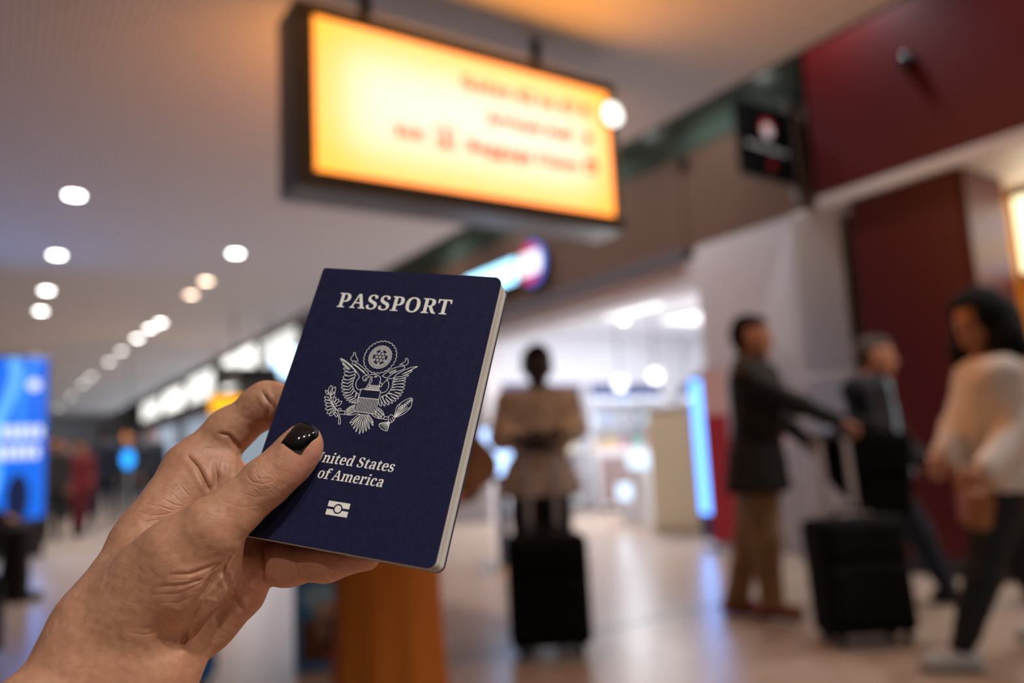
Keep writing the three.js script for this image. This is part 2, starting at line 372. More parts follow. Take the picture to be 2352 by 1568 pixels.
// ---------------------------------------------------------------- signs and fittings
const blackMat = std(0x0d0c0c, 0.45), steelMat = phys(0x9a9c9c, 0.3, { metalness: 0.9 }), rubber = std(0x101010, 0.7), glow = (c, k) => std(0x111111, 0.5, { emissive: new THREE.Color(c), emissiveIntensity: k });
const disc = (r, d, x, y, z, axis = 'x') => { const g = new THREE.CylinderGeometry(r, r, d, 36); if (axis === 'x') g.rotateZ(Math.PI / 2); else if (axis === 'z') g.rotateX(Math.PI / 2); return g.translate(x, y, z); };
function lamp(parent, colour, power, w, h, at, towards) {
  const l = new THREE.RectAreaLight(colour, power, w, h);
  l.position.set(...at);
  parent.add(l);
  parent.updateWorldMatrix(true, false);
  l.lookAt(parent.localToWorld(V(at[0] + towards[0], at[1] + towards[1], at[2] + towards[2])));
  return l;
}
{ // round emblem and lettering box on the bronze fascia
  const t = thing('shop_sign', 'glowing round red, white and blue shop emblem on the bronze fascia', 'sign', [6.05, 3.52, -8.46]);
  part(t, 'backing', disc(0.31, 0.08, 0, 0, 0), std(0x222228, 0.5));
  part(t, 'blue_rim', disc(0.3, 0.02, -0.05, 0, 0), glow(0x2f6fe0, 0.8), 'blue rim');
  part(t, 'red_disc', disc(0.265, 0.02, -0.062, 0, -0.03), glow(0xe01030, 0.75), 'red disc');
  const band = new THREE.Shape(); band.absarc(0, 0, 0.25, -0.62, 0.62); band.absarc(0, 0, 0.25, Math.PI - 0.62, Math.PI + 0.62);
  part(t, 'white_band', new THREE.ExtrudeGeometry(band, { depth: 0.02, bevelEnabled: false, curveSegments: 24 }).rotateY(-Math.PI / 2).translate(-0.068, 0, -0.01), glow(0xf3f0ff, 1.1), 'white band across the disc');
  lamp(t, 0xd8c8ff, 2, 0.5, 0.5, [-0.11, 0, 0], [-1, 0, 0]);
  const b = thing('light_box', 'long pale blue light box beside the round shop emblem', 'sign', [6.06, 3.52, -9.55]);
  part(b, 'case', box(-0.05, -0.19, -0.72, 0.038, 0.19, 0.72, 0.02), std(0x23252b, 0.5));
  part(b, 'lit_face', box(-0.06, -0.165, -0.7, -0.048, 0.165, 0.7, 0.004), glow(0x9adcff, 2.4), 'glowing pale blue face');
  lamp(b, 0x9adcff, 2.5, 1.3, 0.3, [-0.075, 0, 0], [-1, 0, 0]);
}
{ // black blade sign
  const t = thing('blade_sign', 'square black hanging sign with a red and white mark beside the dark red fascia', 'sign', [5.68, 3.3, -4.3]);
  const print = canvasTexture(512, 480, (g) => {
    g.fillStyle = '#0c0a0a'; g.fillRect(0, 0, 512, 480);
    g.fillStyle = '#c23038'; g.beginPath(); g.arc(262, 150, 62, 0, 7); g.fill();
    g.fillStyle = '#f2e2df'; g.beginPath(); g.arc(262, 168, 48, 0, 7); g.fill();
    g.fillStyle = '#d8d0cc'; for (let i = 0; i < 9; i++) g.fillRect(60 + i * 44, 262 + i * 2, i % 3 === 1 ? 12 : 26, 30); // a row of small lettering, too soft to read
    g.fillStyle = '#8a1c22'; g.beginPath(); g.arc(280, 388, 34, 0, 7); g.fill();
  });
  const face = box(-0.35, 0, -0.03, 0.35, 0.68, 0.03, 0.004), uv = face.attributes.uv, p = face.attributes.position;
  for (let i = 0; i < p.count; i++) uv.setXY(i, p.getX(i) / 0.7 + 0.5, p.getY(i) / 0.68);
  part(t, 'panel', face, std(0xffffff, 0.35, { map: print }), 'black panel with a red and white round mark');
  part(t, 'bracket', rod([0.38, -0.1, 0], [0.38, 0.8, 0], 0.022), steelMat, 'steel bracket rod');
  for (const y of [-0.1, 0.8]) part(t, 'bracket_knob', new THREE.SphereGeometry(0.04, 18, 12).translate(0.38, y, 0), steelMat);
  for (const y of [0.06, 0.62]) part(t, 'bracket_arm', rod([0.34, y, 0], [0.42, y, 0], 0.014), steelMat);
}
for (const [x, y, z, label] of [[6.1, 3.98, -5.66, 'small black dome camera on the bronze fascia'], [5.6, 3.76, -2.91, 'small dark dome camera on the dark red fascia']]) {
  const t = thing('dome_camera', label, 'camera', [x, y, z]);
  part(t, 'base', disc(0.06, 0.03, -0.015, 0, 0), blackMat);
  part(t, 'dome', new THREE.SphereGeometry(0.052, 22, 14, 0, Math.PI * 2, 0, Math.PI / 2).rotateZ(Math.PI / 2).translate(-0.03, 0, 0), phys(0x050505, 0.1));
  if (x > 6) part(t, 'conduit', rod([-0.012, 0.05, 0], [-0.012, 0.34, 0], 0.008), std(0x4a4c48, 0.5));
}
{ // blue advertising totem
  const t = thing('totem_display', 'tall glowing blue advertising totem standing in the hall', 'display', [-0.15, 0, -12.1]);
  part(t, 'plinth', box(-0.72, 0, -0.16, 0.72, 0.46, 0.16, 0.02), blackMat, 'black plinth');
  part(t, 'case', box(-0.74, 0.46, -0.14, 0.74, 2.58, 0.1, 0.04), std(0x0d1c36, 0.4));
  const art = canvasTexture(768, 1120, (g, w, h) => {
    g.fillStyle = '#0a66e0'; g.fillRect(0, 0, w, h);
    g.strokeStyle = '#5fb0ff'; g.lineWidth = 70; g.beginPath(); g.moveTo(560, 0); g.bezierCurveTo(640, 220, 420, 420, 470, 700); g.bezierCurveTo(500, 900, 420, 1000, 380, 1120); g.stroke();
    g.strokeStyle = '#2f8cf5'; g.lineWidth = 40; g.beginPath(); g.moveTo(700, 0); g.bezierCurveTo(560, 300, 640, 420, 600, 620); g.stroke();
    g.fillStyle = '#e6ecff'; g.beginPath(); g.arc(690, 190, 40, 0, 7); g.fill();
    for (const [x, y, ww] of [[500, 480, 236], [430, 620, 300]]) { for (let i = 0; i < ww; i += 52) g.fillRect(x + i, y, 38, 86); } // two rows of white lettering, too soft to read
    g.fillStyle = '#07183a'; g.beginPath(); g.ellipse(610, 980, 70, 170, 0, 0, 7); g.fill();
  });
  const face = box(-0.71, 0.49, 0.1, 0.71, 2.55, 0.112, 0.004), uv = face.attributes.uv, p = face.attributes.position;
  for (let i = 0; i < p.count; i++) uv.setXY(i, p.getX(i) / 1.42 + 0.5, (p.getY(i) - 0.49) / 2.06);
  part(t, 'screen', face, std(0x111111, 0.3, { emissive: 0xffffff, emissiveMap: art, emissiveIntensity: 0.8 }), 'glowing blue screen with pale swirls');
  lamp(t, 0x5a9cff, 2.2, 1.4, 2, [0, 1.5, 0.13], [0, 0, 1]);
}
{ // menu screen of the red shop
  const t = thing('menu_screen', 'bright menu screen with warm and white pictures on the orange wall', 'screen', [6.69, 2.2, -1.98]);
  const art = canvasTexture(512, 512, (g) => { g.fillStyle = '#ffe9b8'; g.fillRect(0, 0, 512, 512); for (const [x, y, r, c] of [[120, 170, 90, '#dfeeff'], [300, 130, 120, '#f4f8ff'], [90, 330, 70, '#ffe2a8'], [260, 330, 90, '#ffc987'], [420, 380, 110, '#ffffff'], [120, 440, 60, '#b9cdfd']]) { g.fillStyle = c; g.beginPath(); g.arc(x, y, r, 0, 7); g.fill(); } });
  const face = box(-0.062, 0, -0.8, -0.05, 0.6, 0.8, 0.003), uv = face.attributes.uv, p = face.attributes.position;
  for (let i = 0; i < p.count; i++) uv.setXY(i, p.getZ(i) / 1.6 + 0.5, p.getY(i) / 0.6);
  part(t, 'case', box(-0.05, -0.03, -0.83, 0, 0.63, 0.83, 0.01), blackMat);
  part(t, 'screen', face, std(0x111111, 0.3, { emissive: 0xffffff, emissiveMap: art, emissiveIntensity: 1.5 }), 'glowing picture');
  lamp(t, 0xfff0d0, 1, 1.5, 0.55, [-0.08, 0.3, 0], [-1, 0, 0]);
}
// far down the hall: lit fascias, gate sign, coloured signs
for (const [z0, z1, y0, y1, k] of [[-18.4, -21.4, 3.3, 4.25, 0.75], [-22, -25.6, 3.3, 4.3, 1.5], [-27, -31, 3.3, 4.2, 1.0], [-32, -36, 3.3, 4.1, 1.3], [-37, -42, 3.3, 4.1, 0.9]]) {
  const t = thing('light_fascia', 'long white glowing fascia above a distant shop front', 'light box', [SHOP, y0, (z0 + z1) / 2], 0, 'glowing fascias of the distant shops'), h = (z0 - z1) / 2;
  part(t, 'case', box(-0.1, -0.05, -h, 0, y1 - y0 + 0.05, h, 0.02), std(0x55565a, 0.5));
  part(t, 'lit_face', box(-0.112, 0, -h + 0.05, -0.1, y1 - y0, h - 0.05, 0.003), glow(0xf4f2ec, k * 1.1), 'glowing white face');
  lamp(t, 0xf4f6ff, k * 4, h * 2 - 0.2, y1 - y0 - 0.1, [-0.13, (y1 - y0) / 2, 0], [-1, 0, 0]);
}
for (const [z0, z1, k] of [[-12, -15.2, 0.22], [-16, -19.5, 0.3], [-20.5, -25, 0.36], [-26.5, -32, 0.42], [-33.5, -41, 0.5]]) {  // glowing panes added to brighten the dark far end of the wall
  const t = thing('added_window', 'added glowing pane brightening the far wall along the right side of the hall', 'added window', [SHOP, 0, (z0 + z1) / 2], 0, 'added glowing panes on the far wall'), h = (z0 - z1) / 2;
  part(t, 'lit_pane', box(-0.03, 0.35, -h + 0.05, -0.012, 2.7, h - 0.05), glow(0xc3d2e6, k), 'softly glowing pane');
  part(t, 'sill', box(-0.08, 0.25, -h, 0, 0.35, h, 0.01), steelMat);
  for (let i = 0; i <= 3; i++) part(t, 'mullion', box(-0.07, 0.35, -h + i * (2 * h - 0.06) / 3, -0.005, 2.75, -h + 0.06 + i * (2 * h - 0.06) / 3, 0.008), steelMat);
  lamp(t, 0xc8d8ee, k * 3, 2 * h - 0.2, 2.2, [-0.1, 1.5, 0], [-1, 0, 0]);
}
{
  const t = thing('gate_sign', 'long black hanging gate sign over the distant concourse', 'sign', [3.75, 2.38, -14]);
  part(t, 'panel', box(-0.48, 0, -0.06, 0.48, 0.34, 0.06, 0.01), blackMat);
  for (const x of [-0.3, 0.3]) { part(t, 'hanger', rod([x, 0.33, 0], [x, CEIL - 2.38, 0], 0.012), blackMat); }
  part(t, 'pictogram', box(-0.42, 0.08, 0.06, -0.24, 0.26, 0.066, 0.002), std(0x8a8a86, 0.5), 'grey pictogram plate');
}
{
  const t = thing('wall_sign', 'small round-ended glowing yellow sign above the distant shops', 'sign', [4.28, 2.14, -18]);
  part(t, 'lit_face', new RoundedBoxGeometry(0.72, 0.4, 0.06, 4, 0.03).translate(0, 0.2, 0.035), glow(0xffb020, 1.0), 'glowing yellow face');
  part(t, 'case', new RoundedBoxGeometry(0.8, 0.48, 0.06, 4, 0.03).translate(0, 0.2, -0.03), blackMat);
  for (const x of [-0.25, 0.25]) part(t, 'hanger', rod([x, 0.42, -0.03], [x, CEIL - 2.14, -0.03], 0.012), blackMat);
  lamp(t, 0xffb020, 1, 0.7, 0.36, [0, 0.2, 0.075], [0, 0, 1]);
  const b = thing('wall_sign', 'glowing pale blue round sign under the distant grey fascia', 'sign', [5.7, 3.1, -18.2]);
  part(b, 'case', disc(0.4, 0.08, 0, 0.25, 0, 'z'), std(0x24303f, 0.5));
  part(b, 'lit_face', disc(0.37, 0.02, 0, 0.25, 0.05, 'z'), glow(0xbfe2ff, 2.2), 'glowing pale blue face');
  part(b, 'arm', rod([0.3, 0.25, -0.02], [0.42, 0.25, -0.02], 0.02), blackMat);
  lamp(b, 0xbfe2ff, 2, 0.6, 0.6, [0, 0.25, 0.09], [0, 0, 1]);
}
for (const [x, y, z, c, label] of [[2.4, 1.72, -18.6, 0xff9a50, 'small round orange lamp hanging in the far concourse'], [1.77, 1.2, -13.8, 0x1f9bff, 'small oval bright blue information screen in the far concourse']]) {
  const orange = c === 0xff9a50, t = thing(orange ? 'pendant_lamp' : 'information_screen', label, orange ? 'lamp' : 'screen', [x, orange ? y : 0, z]);
  if (orange) { part(t, 'shade', new THREE.SphereGeometry(0.11, 24, 16), glow(c, 1.0), 'glowing orange shade'); part(t, 'cord', rod([0, 0.14, 0], [0, CEIL - y, 0], 0.008), blackMat); const l = new THREE.PointLight(c, 1.5); l.position.set(0, -0.18, 0.05); t.add(l); } else {
    part(t, 'stand', rod([0, 0.02, 0], [0, y - 0.2, 0], 0.035), steelMat); part(t, 'foot', new THREE.CylinderGeometry(0.2, 0.22, 0.03, 28).translate(0, 0.015, 0), steelMat);
    part(t, 'case', disc(0.13, 0.05, 0, 0, 0, 'z').scale(0.8, 1.3, 1).translate(0, y, 0), blackMat); part(t, 'screen', disc(0.11, 0.01, 0, 0, 0.03, 'z').scale(0.8, 1.3, 1).translate(0, y, 0), glow(c, 1.4), 'glowing blue screen'); lamp(t, c, 2, 0.3, 0.3, [0, y, 0.05], [0, 0, 1]);
  }
}

// ---------------------------------------------------------------- the news shop
const shelfWhite = std(0xdfe1e6, 0.5), goods = [0x2f6fb5, 0xc8434a, 0x86c7b2, 0xe9d9a6, 0xf1f1f3, 0x4a4f66, 0xd98aa2, 0x9cc4de, 0x7fae8f, 0xe2b26a].map((c) => std(c, 0.45));
function shelfUnit(x, z, w, levels, turn, label) {
  const t = thing('shelf_unit', label, 'shelves', [x, 0, z], turn, 'shelves in the news shop');
  for (const s of [-1, 1]) part(t, 'side_panel', box(s * w / 2 - 0.02, 0, -0.2, s * w / 2 + 0.02, 2.1, 0.2, 0.005), shelfWhite);
  part(t, 'back_panel', box(-w / 2, 0.1, -0.2, w / 2, 2.1, -0.18), shelfWhite);
  part(t, 'plinth', box(-w / 2 + 0.02, 0, -0.18, w / 2 - 0.02, 0.1, 0.17), std(0x8d8f96, 0.5));
  for (let i = 0; i < levels; i++) part(t, 'shelf', box(-w / 2 + 0.02, 0.1 + i * 0.42, -0.18, w / 2 - 0.02, 0.125 + i * 0.42, 0.2, 0.004), shelfWhite);
  const header = part(t, 'header', box(-w / 2, 1.86, 0.16, w / 2, 2.1, 0.2, 0.004), std(0x3a4372, 0.5), 'dark blue header board');
  part(header, 'lamp_strip', box(-w / 2 + 0.05, 1.845, 0.1, w / 2 - 0.05, 1.858, 0.15), glow(0xeef6ff, 3), 'glowing light strip');
  lamp(t, 0xeef4ff, 6, w - 0.1, 0.06, [0, 1.83, 0.125], [0, -1, -0.3]);
  return t;
}
const bottleGeo = new THREE.LatheGeometry([[0, 0], [0.036, 0], [0.04, 0.01], [0.04, 0.13], [0.034, 0.16], [0.016, 0.19], [0.014, 0.215], [0, 0.216]].map((p) => new THREE.Vector2(...p)), 18), capGeo = new THREE.CylinderGeometry(0.017, 0.017, 0.03, 14).translate(0, 0.222, 0), cartonGeo = box(-0.07, 0, -0.04, 0.07, 0.24, 0.04, 0.006), flapGeo = box(-0.071, 0.17, -0.041, 0.071, 0.21, 0.041, 0.004), jarGeo = new THREE.LatheGeometry([[0, 0], [0.05, 0], [0.058, 0.012], [0.058, 0.12], [0.045, 0.14], [0, 0.14]].map((p) => new THREE.Vector2(...p)), 20), lidGeo = new THREE.CylinderGeometry(0.048, 0.048, 0.025, 20).translate(0, 0.152, 0);
const tones = ['blue', 'red', 'mint green', 'cream', 'white', 'slate', 'pink', 'sky blue', 'green', 'amber'];
function product(kind, tone, at, turn, where) {
  const names = ['bottle', 'carton', 'jar'], t = thing(names[kind], tones[tone] + ' ' + names[kind] + ' ' + where, names[kind], at, turn, 'goods on the news shop shelves');
  if (kind === 0) { part(t, 'bottle_body', bottleGeo, goods[tone]); part(t, 'cap', capGeo, goods[(tone + 4) % 10]); } else if (kind === 1) { part(t, 'carton_body', cartonGeo, goods[tone]); part(t, 'label_band', flapGeo, goods[(tone + 3) % 10]); } else { part(t, 'jar_body', jarGeo, goods[tone]); part(t, 'lid', lidGeo, goods[(tone + 5) % 10]); }
}
for (const [x, z, w, turn, where] of [[11.2, -6.4, 1.6, -Math.PI / 2, 'on the back shelves by the inner wall'], [11.2, -8.2, 1.6, -Math.PI / 2, 'on the middle back shelves'], [11.2, -10, 1.6, -Math.PI / 2, 'on the back shelves by the side wall'], [7.6, -10.85, 1.7, 0, 'on the side shelves'], [9.5, -10.85, 1.7, 0, 'on the side shelves at the back corner']]) {
  shelfUnit(x, z, w, 5, turn, 'white lit shelf unit whose goods stand ' + where);
  for (let lv = 1; lv < 5; lv++) for (let i = 0; i < 5; i++) {
    const u = (i - 2) * 0.31 + (rnd() - 0.5) * 0.06, y = 0.126 + lv * 0.42, c = Math.cos(turn), s = Math.sin(turn);
    if (lv === 4 && i % 2) continue;
    product(Math.floor(rnd() * 3), Math.floor(rnd() * 10), [x + u * c + 0.03 * s, y, z - u * s + 0.03 * c], turn + (rnd() - 0.5) * 0.4, where);
  }
}
function counter(label, x, z, w, d, h, turn, bodyMat) {
  const t = thing('counter', label, 'counter', [x, 0, z], turn);
  part(t, 'body', box(-w / 2, 0.08, -d / 2, w / 2, h - 0.04, d / 2, 0.015), bodyMat);
  part(t, 'toe_kick', box(-w / 2 + 0.04, 0, -d / 2 + 0.04, w / 2 - 0.04, 0.08, d / 2 - 0.04), std(0x77777d, 0.5));
  part(t, 'worktop', box(-w / 2 - 0.03, h - 0.04, -d / 2 - 0.03, w / 2 + 0.03, h, d / 2 + 0.03, 0.012), shelfWhite);
  for (let i = 0; i < 3; i++) part(t, 'front_panel', box(-w / 2 + 0.05 + i * (w - 0.1) / 3, 0.14, d / 2, -w / 2 + 0.05 + (i + 0.94) * (w - 0.1) / 3, h - 0.1, d / 2 + 0.015, 0.006), i === 1 ? shelfWhite : std(0x8b7a7a, 0.5));
  return t;
}
counter('white sales counter with brown-grey side panels in the middle of the news shop', 8.9, -9.3, 2.0, 0.7, 0.95, -0.75, shelfWhite);
counter('low white display counter deeper inside the news shop', 9.3, -7.1, 1.6, 0.6, 0.8, -Math.PI / 2, shelfWhite);
{ // cream display stand at the mouth of the shop, with a blue light edge
  const t = thing('display_stand', 'cream display stand with glowing blue edge at the mouth of the news shop', 'display stand', [6.75, 0, -6.62]), cream = std(0xd9cfae, 0.5);
  part(t, 'body', box(-0.22, 0.06, -0.4, 0.22, 1.42, 0.36, 0.02), cream);
  part(t, 'plinth', box(-0.24, 0, -0.42, 0.24, 0.06, 0.38, 0.008), std(0xb9ae92, 0.5));
  part(t, 'cap', box(-0.25, 1.42, -0.43, 0.25, 1.46, 0.39, 0.01), shelfWhite);
  for (const z of [-0.27, -0.02, 0.22]) part(t, 'fluting', box(-0.235, 0.1, z - 0.09, -0.218, 1.38, z + 0.09, 0.008), cream);
  const e = thing('light_column', 'upright glowing blue light column beside the cream display stand', 'light', [6.5, 0, -6.1]);
  part(e, 'case', box(-0.05, 0, -0.09, 0.06, 1.75, 0.09, 0.012), std(0x1b2a5c, 0.4));
  part(e, 'lit_face', box(-0.058, 0.25, -0.075, -0.048, 1.7, 0.075, 0.003), glow(0x5c9cff, 2.2), 'glowing blue face');
  lamp(e, 0x6aa6ff, 5, 1.4, 0.14, [-0.075, 0.98, 0], [-1, 0, 0]).rotateZ(Math.PI / 2);
}
for (const [x, y, z, c, k, label] of [[7.2, 1.87, -8.2, 0xffffff, 1.8, 'white globe lamp hanging over the shop counter'], [7.2, 1.9, -7.5, 0xffffff, 1.8, 'white globe lamp hanging closer to the cream display stand']]) {
  const t = thing('pendant_lamp', label, 'lamp', [x, y, z]);
  part(t, 'globe', new THREE.SphereGeometry(0.085, 26, 18), glow(c, k), 'glowing white globe');
  part(t, 'cord', rod([0, 0.08, 0], [0, 3.05 - y, 0], 0.007), blackMat);
  part(t, 'collar', new THREE.CylinderGeometry(0.035, 0.05, 0.05, 18).translate(0, 0.1, 0), steelMat);
  const l = new THREE.PointLight(c, 1.5); l.position.set(0, -0.16, 0); l.shadow.radius = 6; t.add(l);
}
for (const [x, y, z, r, label] of [[7.1, 0, -7.42, 1.38, 'tall slim glowing tester stand beside the cream display stand'], [7.0, 0, -7.7, 0.82, 'low glowing tester stand beside the cream display stand'], [7.0, 0, -7.95, 0.42, 'lowest glowing tester block on the floor of the news shop']]) {
  const t = thing('tester_stand', label, 'display stand', [x, y, z]);
  part(t, 'post', box(-0.09, 0, -0.09, 0.09, r - 0.1, 0.09, 0.012), shelfWhite);
  part(t, 'lit_cube', new RoundedBoxGeometry(0.24, 0.2, 0.24, 3, 0.03).translate(0, r, 0), glow(0xcfe6ff, 1.1), 'glowing pale blue block');
  lamp(t, 0xcfe6ff, 4, 0.22, 0.18, [-0.14, r, 0], [-1, 0, 0]);
}
{
  const t = thing('balloon', 'round pink ball lying on the white shop counter', 'ball', [8.55, 0.95, -9.0]);
  part(t, 'ball', new THREE.SphereGeometry(0.14, 26, 18).translate(0, 0.14, 0), std(0xe2606e, 0.4)); part(t, 'knot', new THREE.ConeGeometry(0.025, 0.04, 12).translate(0, 0.285, 0), std(0xc9505e, 0.5));
}
{ // banner stand
  const t = thing('banner_stand', 'upright red banner with a pale top on a stand beside the white wall', 'banner', [5.82, 0, -5.28]), red = std(0xa81216, 0.55);
  const cloth = (y0, y1) => box(-0.012, y0, -0.15, 0, y1, 0.15, 0.003);
  part(t, 'banner', cloth(0.06, 1.28), red, 'red banner cloth'); part(t, 'banner_top', cloth(1.28, 1.72), std(0xd9b9b0, 0.6), 'pale pink banner top');
  part(t, 'pole', rod([0.02, 0.03, 0], [0.02, 1.74, 0], 0.01), steelMat); part(t, 'rail', rod([0, 1.73, -0.16], [0, 1.73, 0.16], 0.012), steelMat); part(t, 'foot', box(-0.12, 0, -0.17, 0.12, 0.06, 0.17, 0.02), steelMat);
}
{ // tilted screen beside the man in the tan shirt
  const t = thing('kiosk', 'tilted glowing pale blue kiosk screen on a post between the shop and the seated area', 'kiosk', [3.85, 0, -6.1], -0.5);
  part(t, 'post', rod([0, 0.02, 0], [0, 0.85, 0], 0.05), std(0x5a6a86, 0.4), 'blue-grey post'); part(t, 'foot', new THREE.CylinderGeometry(0.22, 0.24, 0.03, 30).translate(0, 0.015, 0), steelMat);
  const head = part(t, 'screen_case', new RoundedBoxGeometry(0.32, 0.5, 0.05, 3, 0.02), blackMat); head.position.set(0, 1.03, 0.03); head.rotation.set(-0.35, 0, 0.12);
  part(head, 'screen', new RoundedBoxGeometry(0.28, 0.45, 0.01, 3, 0.004).translate(0, 0, 0.03), glow(0xa9ccff, 1.9), 'glowing pale blue screen');
  lamp(head, 0xa9ccff, 3, 0.26, 0.42, [0, 0, 0.05], [0, 0, 1]);
}
{ // wire rack by the white wall
  const t = thing('wire_rack', 'grey wire display rack standing against the white wall', 'rack', [5.9, 0, -4.62], -Math.PI / 2);
  for (let i = 0; i < 6; i++) part(t, 'upright', rod([-0.2 + i * 0.08, 0.04, 0], [-0.2 + i * 0.08, 1.84 - Math.abs(i - 2.5) * 0.04, 0], 0.008), std(0x8b8489, 0.4));
  for (const y of [0.04, 0.6, 1.05, 1.5]) part(t, 'crossbar', rod([-0.22, y, 0], [0.22, y, 0], 0.009), std(0x8b8489, 0.4));
  part(t, 'card', box(-0.22, 0.95, 0.012, 0.22, 1.1, 0.02, 0.002), std(0xd8c4cc, 0.6), 'pale pink card');
  for (const s of [-1, 1]) part(t, 'foot', rod([s * 0.2, 0.012, -0.14], [s * 0.2, 0.012, 0.16], 0.01), std(0x8b8489, 0.4));
}

// ---------------------------------------------------------------- luggage and seats
function suitcase(label, [x, z], turn, lean, h, shell, accent, w = 0.4) {
  const t = thing('suitcase', label, 'suitcase', [x, 0, z], turn), d = 0.24, tilt = new THREE.Group();
  const add = (name, g, m, l) => part(t, name, g.applyMatrix4(new THREE.Matrix4().makeRotationX(lean)), m, l);
  add('shell', new RoundedBoxGeometry(w, h - 0.05, d, 5, 0.045).translate(0, 0.05 + (h - 0.05) / 2, 0), shell);
  add('front_pocket', new RoundedBoxGeometry(w * 0.86, h * 0.45, 0.05, 4, 0.022).translate(0, 0.07 + h * 0.27, d / 2 + 0.008), shell);
  add('front_pocket', new RoundedBoxGeometry(w * 0.8, h * 0.26, 0.04, 4, 0.018).translate(0, 0.07 + h * 0.7, d / 2 + 0.006), shell);
  add('zipper', new THREE.TorusGeometry(w * 0.36, 0.004, 6, 40, Math.PI).scale(1, 0.25, 1).translate(0, 0.07 + h * 0.46, d / 2 + 0.034), std(0x3a3a3c, 0.4), 'grey zipper');
  add('carry_handle', tube([[-0.08, h, 0], [-0.07, h + 0.03, 0], [0, h + 0.04, 0], [0.07, h + 0.03, 0], [0.08, h, 0]], 0.011), rubber);
  for (const s of [-1, 1]) {
    add('handle_rail', box(s * 0.075 - 0.017, h - 0.04, -d / 2 + 0.03, s * 0.075 + 0.017, 1.03, -d / 2 + 0.05, 0.005), accent, 'grey telescopic rail');
    add('wheel', new THREE.CylinderGeometry(0.032, 0.032, 0.03, 20).rotateZ(Math.PI / 2).translate(s * (w / 2 - 0.06), 0.034, -d / 2 + 0.04), rubber);
    add('wheel', new THREE.CylinderGeometry(0.026, 0.026, 0.026, 20).rotateZ(Math.PI / 2).translate(s * (w / 2 - 0.06), 0.028, d / 2 - 0.04), rubber);
  }
  add('grip', new RoundedBoxGeometry(0.2, 0.035, 0.04, 3, 0.014).translate(0, 1.04, -d / 2 + 0.04), rubber, 'black grip');
  return t;
}
const nylon = phys(0x060505, 0.9, { specularIntensity: 0.4 }), railGrey = std(0xb9b7ba, 0.35, { metalness: 0.4 });
suitcase('black fabric suitcase with raised rails in front of the man in the tan shirt', [2.43, -3.44], -0.55, 0, 0.6, nylon, railGrey, 0.42);
suitcase('black fabric suitcase pulled by the man in the black jacket', [3.68, -2.47], -0.5, -0.08, 0.62, nylon, railGrey, 0.46);
{ // shoulder bag hanging from the suitcase handle side
  const t = thing('shoulder_bag', 'black shoulder bag hanging behind the rails of the walking man\'s suitcase', 'bag', [4.12, 0.58, -2.66], -0.9);
  const s = new THREE.Shape(); s.moveTo(-0.2, 0.4); s.quadraticCurveTo(-0.24, 0.2, -0.05, 0.06); s.quadraticCurveTo(0.1, -0.02, 0.17, 0.04); s.lineTo(0.2, 0.38); s.quadraticCurveTo(0, 0.46, -0.2, 0.4);
  t.scale.setScalar(1.1);
  part(t, 'bag_body', new THREE.ExtrudeGeometry(s, { depth: 0.1, bevelEnabled: true, bevelSize: 0.02, bevelThickness: 0.02, bevelSegments: 3 }).translate(0, 0, -0.05), nylon);
  part(t, 'strap', tube([[-0.17, 0.4, 0], [-0.1, 0.46, 0.03], [0, 0.48, 0.05], [0.1, 0.46, 0.03], [0.16, 0.4, 0]], 0.012), rubber); part(t, 'flap', box(-0.17, 0.22, 0.07, 0.17, 0.4, 0.085, 0.006), nylon);
}
{ // shopping bag
  const t = thing('shopping_bag', 'tall blue shopping bag with a brown and white picture beside the mustard skirt', 'bag', [1.46, 0, -4.06], -0.2);
  const art = canvasTexture(384, 560, (g) => {
    g.fillStyle = '#2f83c4'; g.fillRect(0, 0, 384, 560); g.fillStyle = '#8fc6e8'; g.beginPath(); g.ellipse(180, 150, 150, 80, 0.2, 0, 7); g.fill(); g.fillStyle = '#1c62a8'; g.fillRect(250, 120, 134, 440);
    g.fillStyle = '#5b3a26'; g.fillRect(30, 260, 210, 250); g.fillStyle = '#8a7460'; g.beginPath(); g.ellipse(170, 300, 60, 90, 0, 0, 7); g.fill(); g.fillStyle = '#3a2a20'; g.beginPath(); g.ellipse(225, 360, 34, 100, 0, 0, 7); g.fill(); g.fillStyle = '#b0a08e'; g.beginPath(); g.ellipse(190, 210, 90, 40, 0, 0, 7); g.fill(); g.fillStyle = '#a0442e'; g.fillRect(170, 470, 110, 50);
  });
  const w = 0.31, h = 0.47, d = 0.13, s = (y) => 1 - 0.05 * y / h;
  const face = new THREE.PlaneGeometry(w, h, 6, 8).translate(0, h / 2, 0), p = face.attributes.position;
  for (let i = 0; i < p.count; i++) p.setZ(i, d / 2 + 0.006 * noise3(p.getX(i) * 9, p.getY(i) * 7, 1));
  face.computeVertexNormals();
  part(t, 'front', face, std(0xffffff, 0.4, { map: art, side: THREE.DoubleSide }), 'printed front of the bag');
  part(t, 'back', box(-w / 2, 0, -d / 2, w / 2, h, -d / 2 + 0.004), std(0x2476b8, 0.4));
  for (const k of [-1, 1]) part(t, 'gusset', box(k * w / 2 - 0.002, 0, -d / 2, k * w / 2 + 0.002, h, d / 2, 0.001), std(0x1d2a3a, 0.5));
  part(t, 'bottom', box(-w / 2, 0, -d / 2, w / 2, 0.005, d / 2), std(0x2476b8, 0.4));
  for (const z of [-d / 2, d / 2]) part(t, 'handle', tube([[-0.07, h - 0.02, z], [-0.06, h + 0.1, z], [0, h + 0.14, z], [0.06, h + 0.1, z], [0.07, h - 0.02, z]], 0.005), rubber);
}
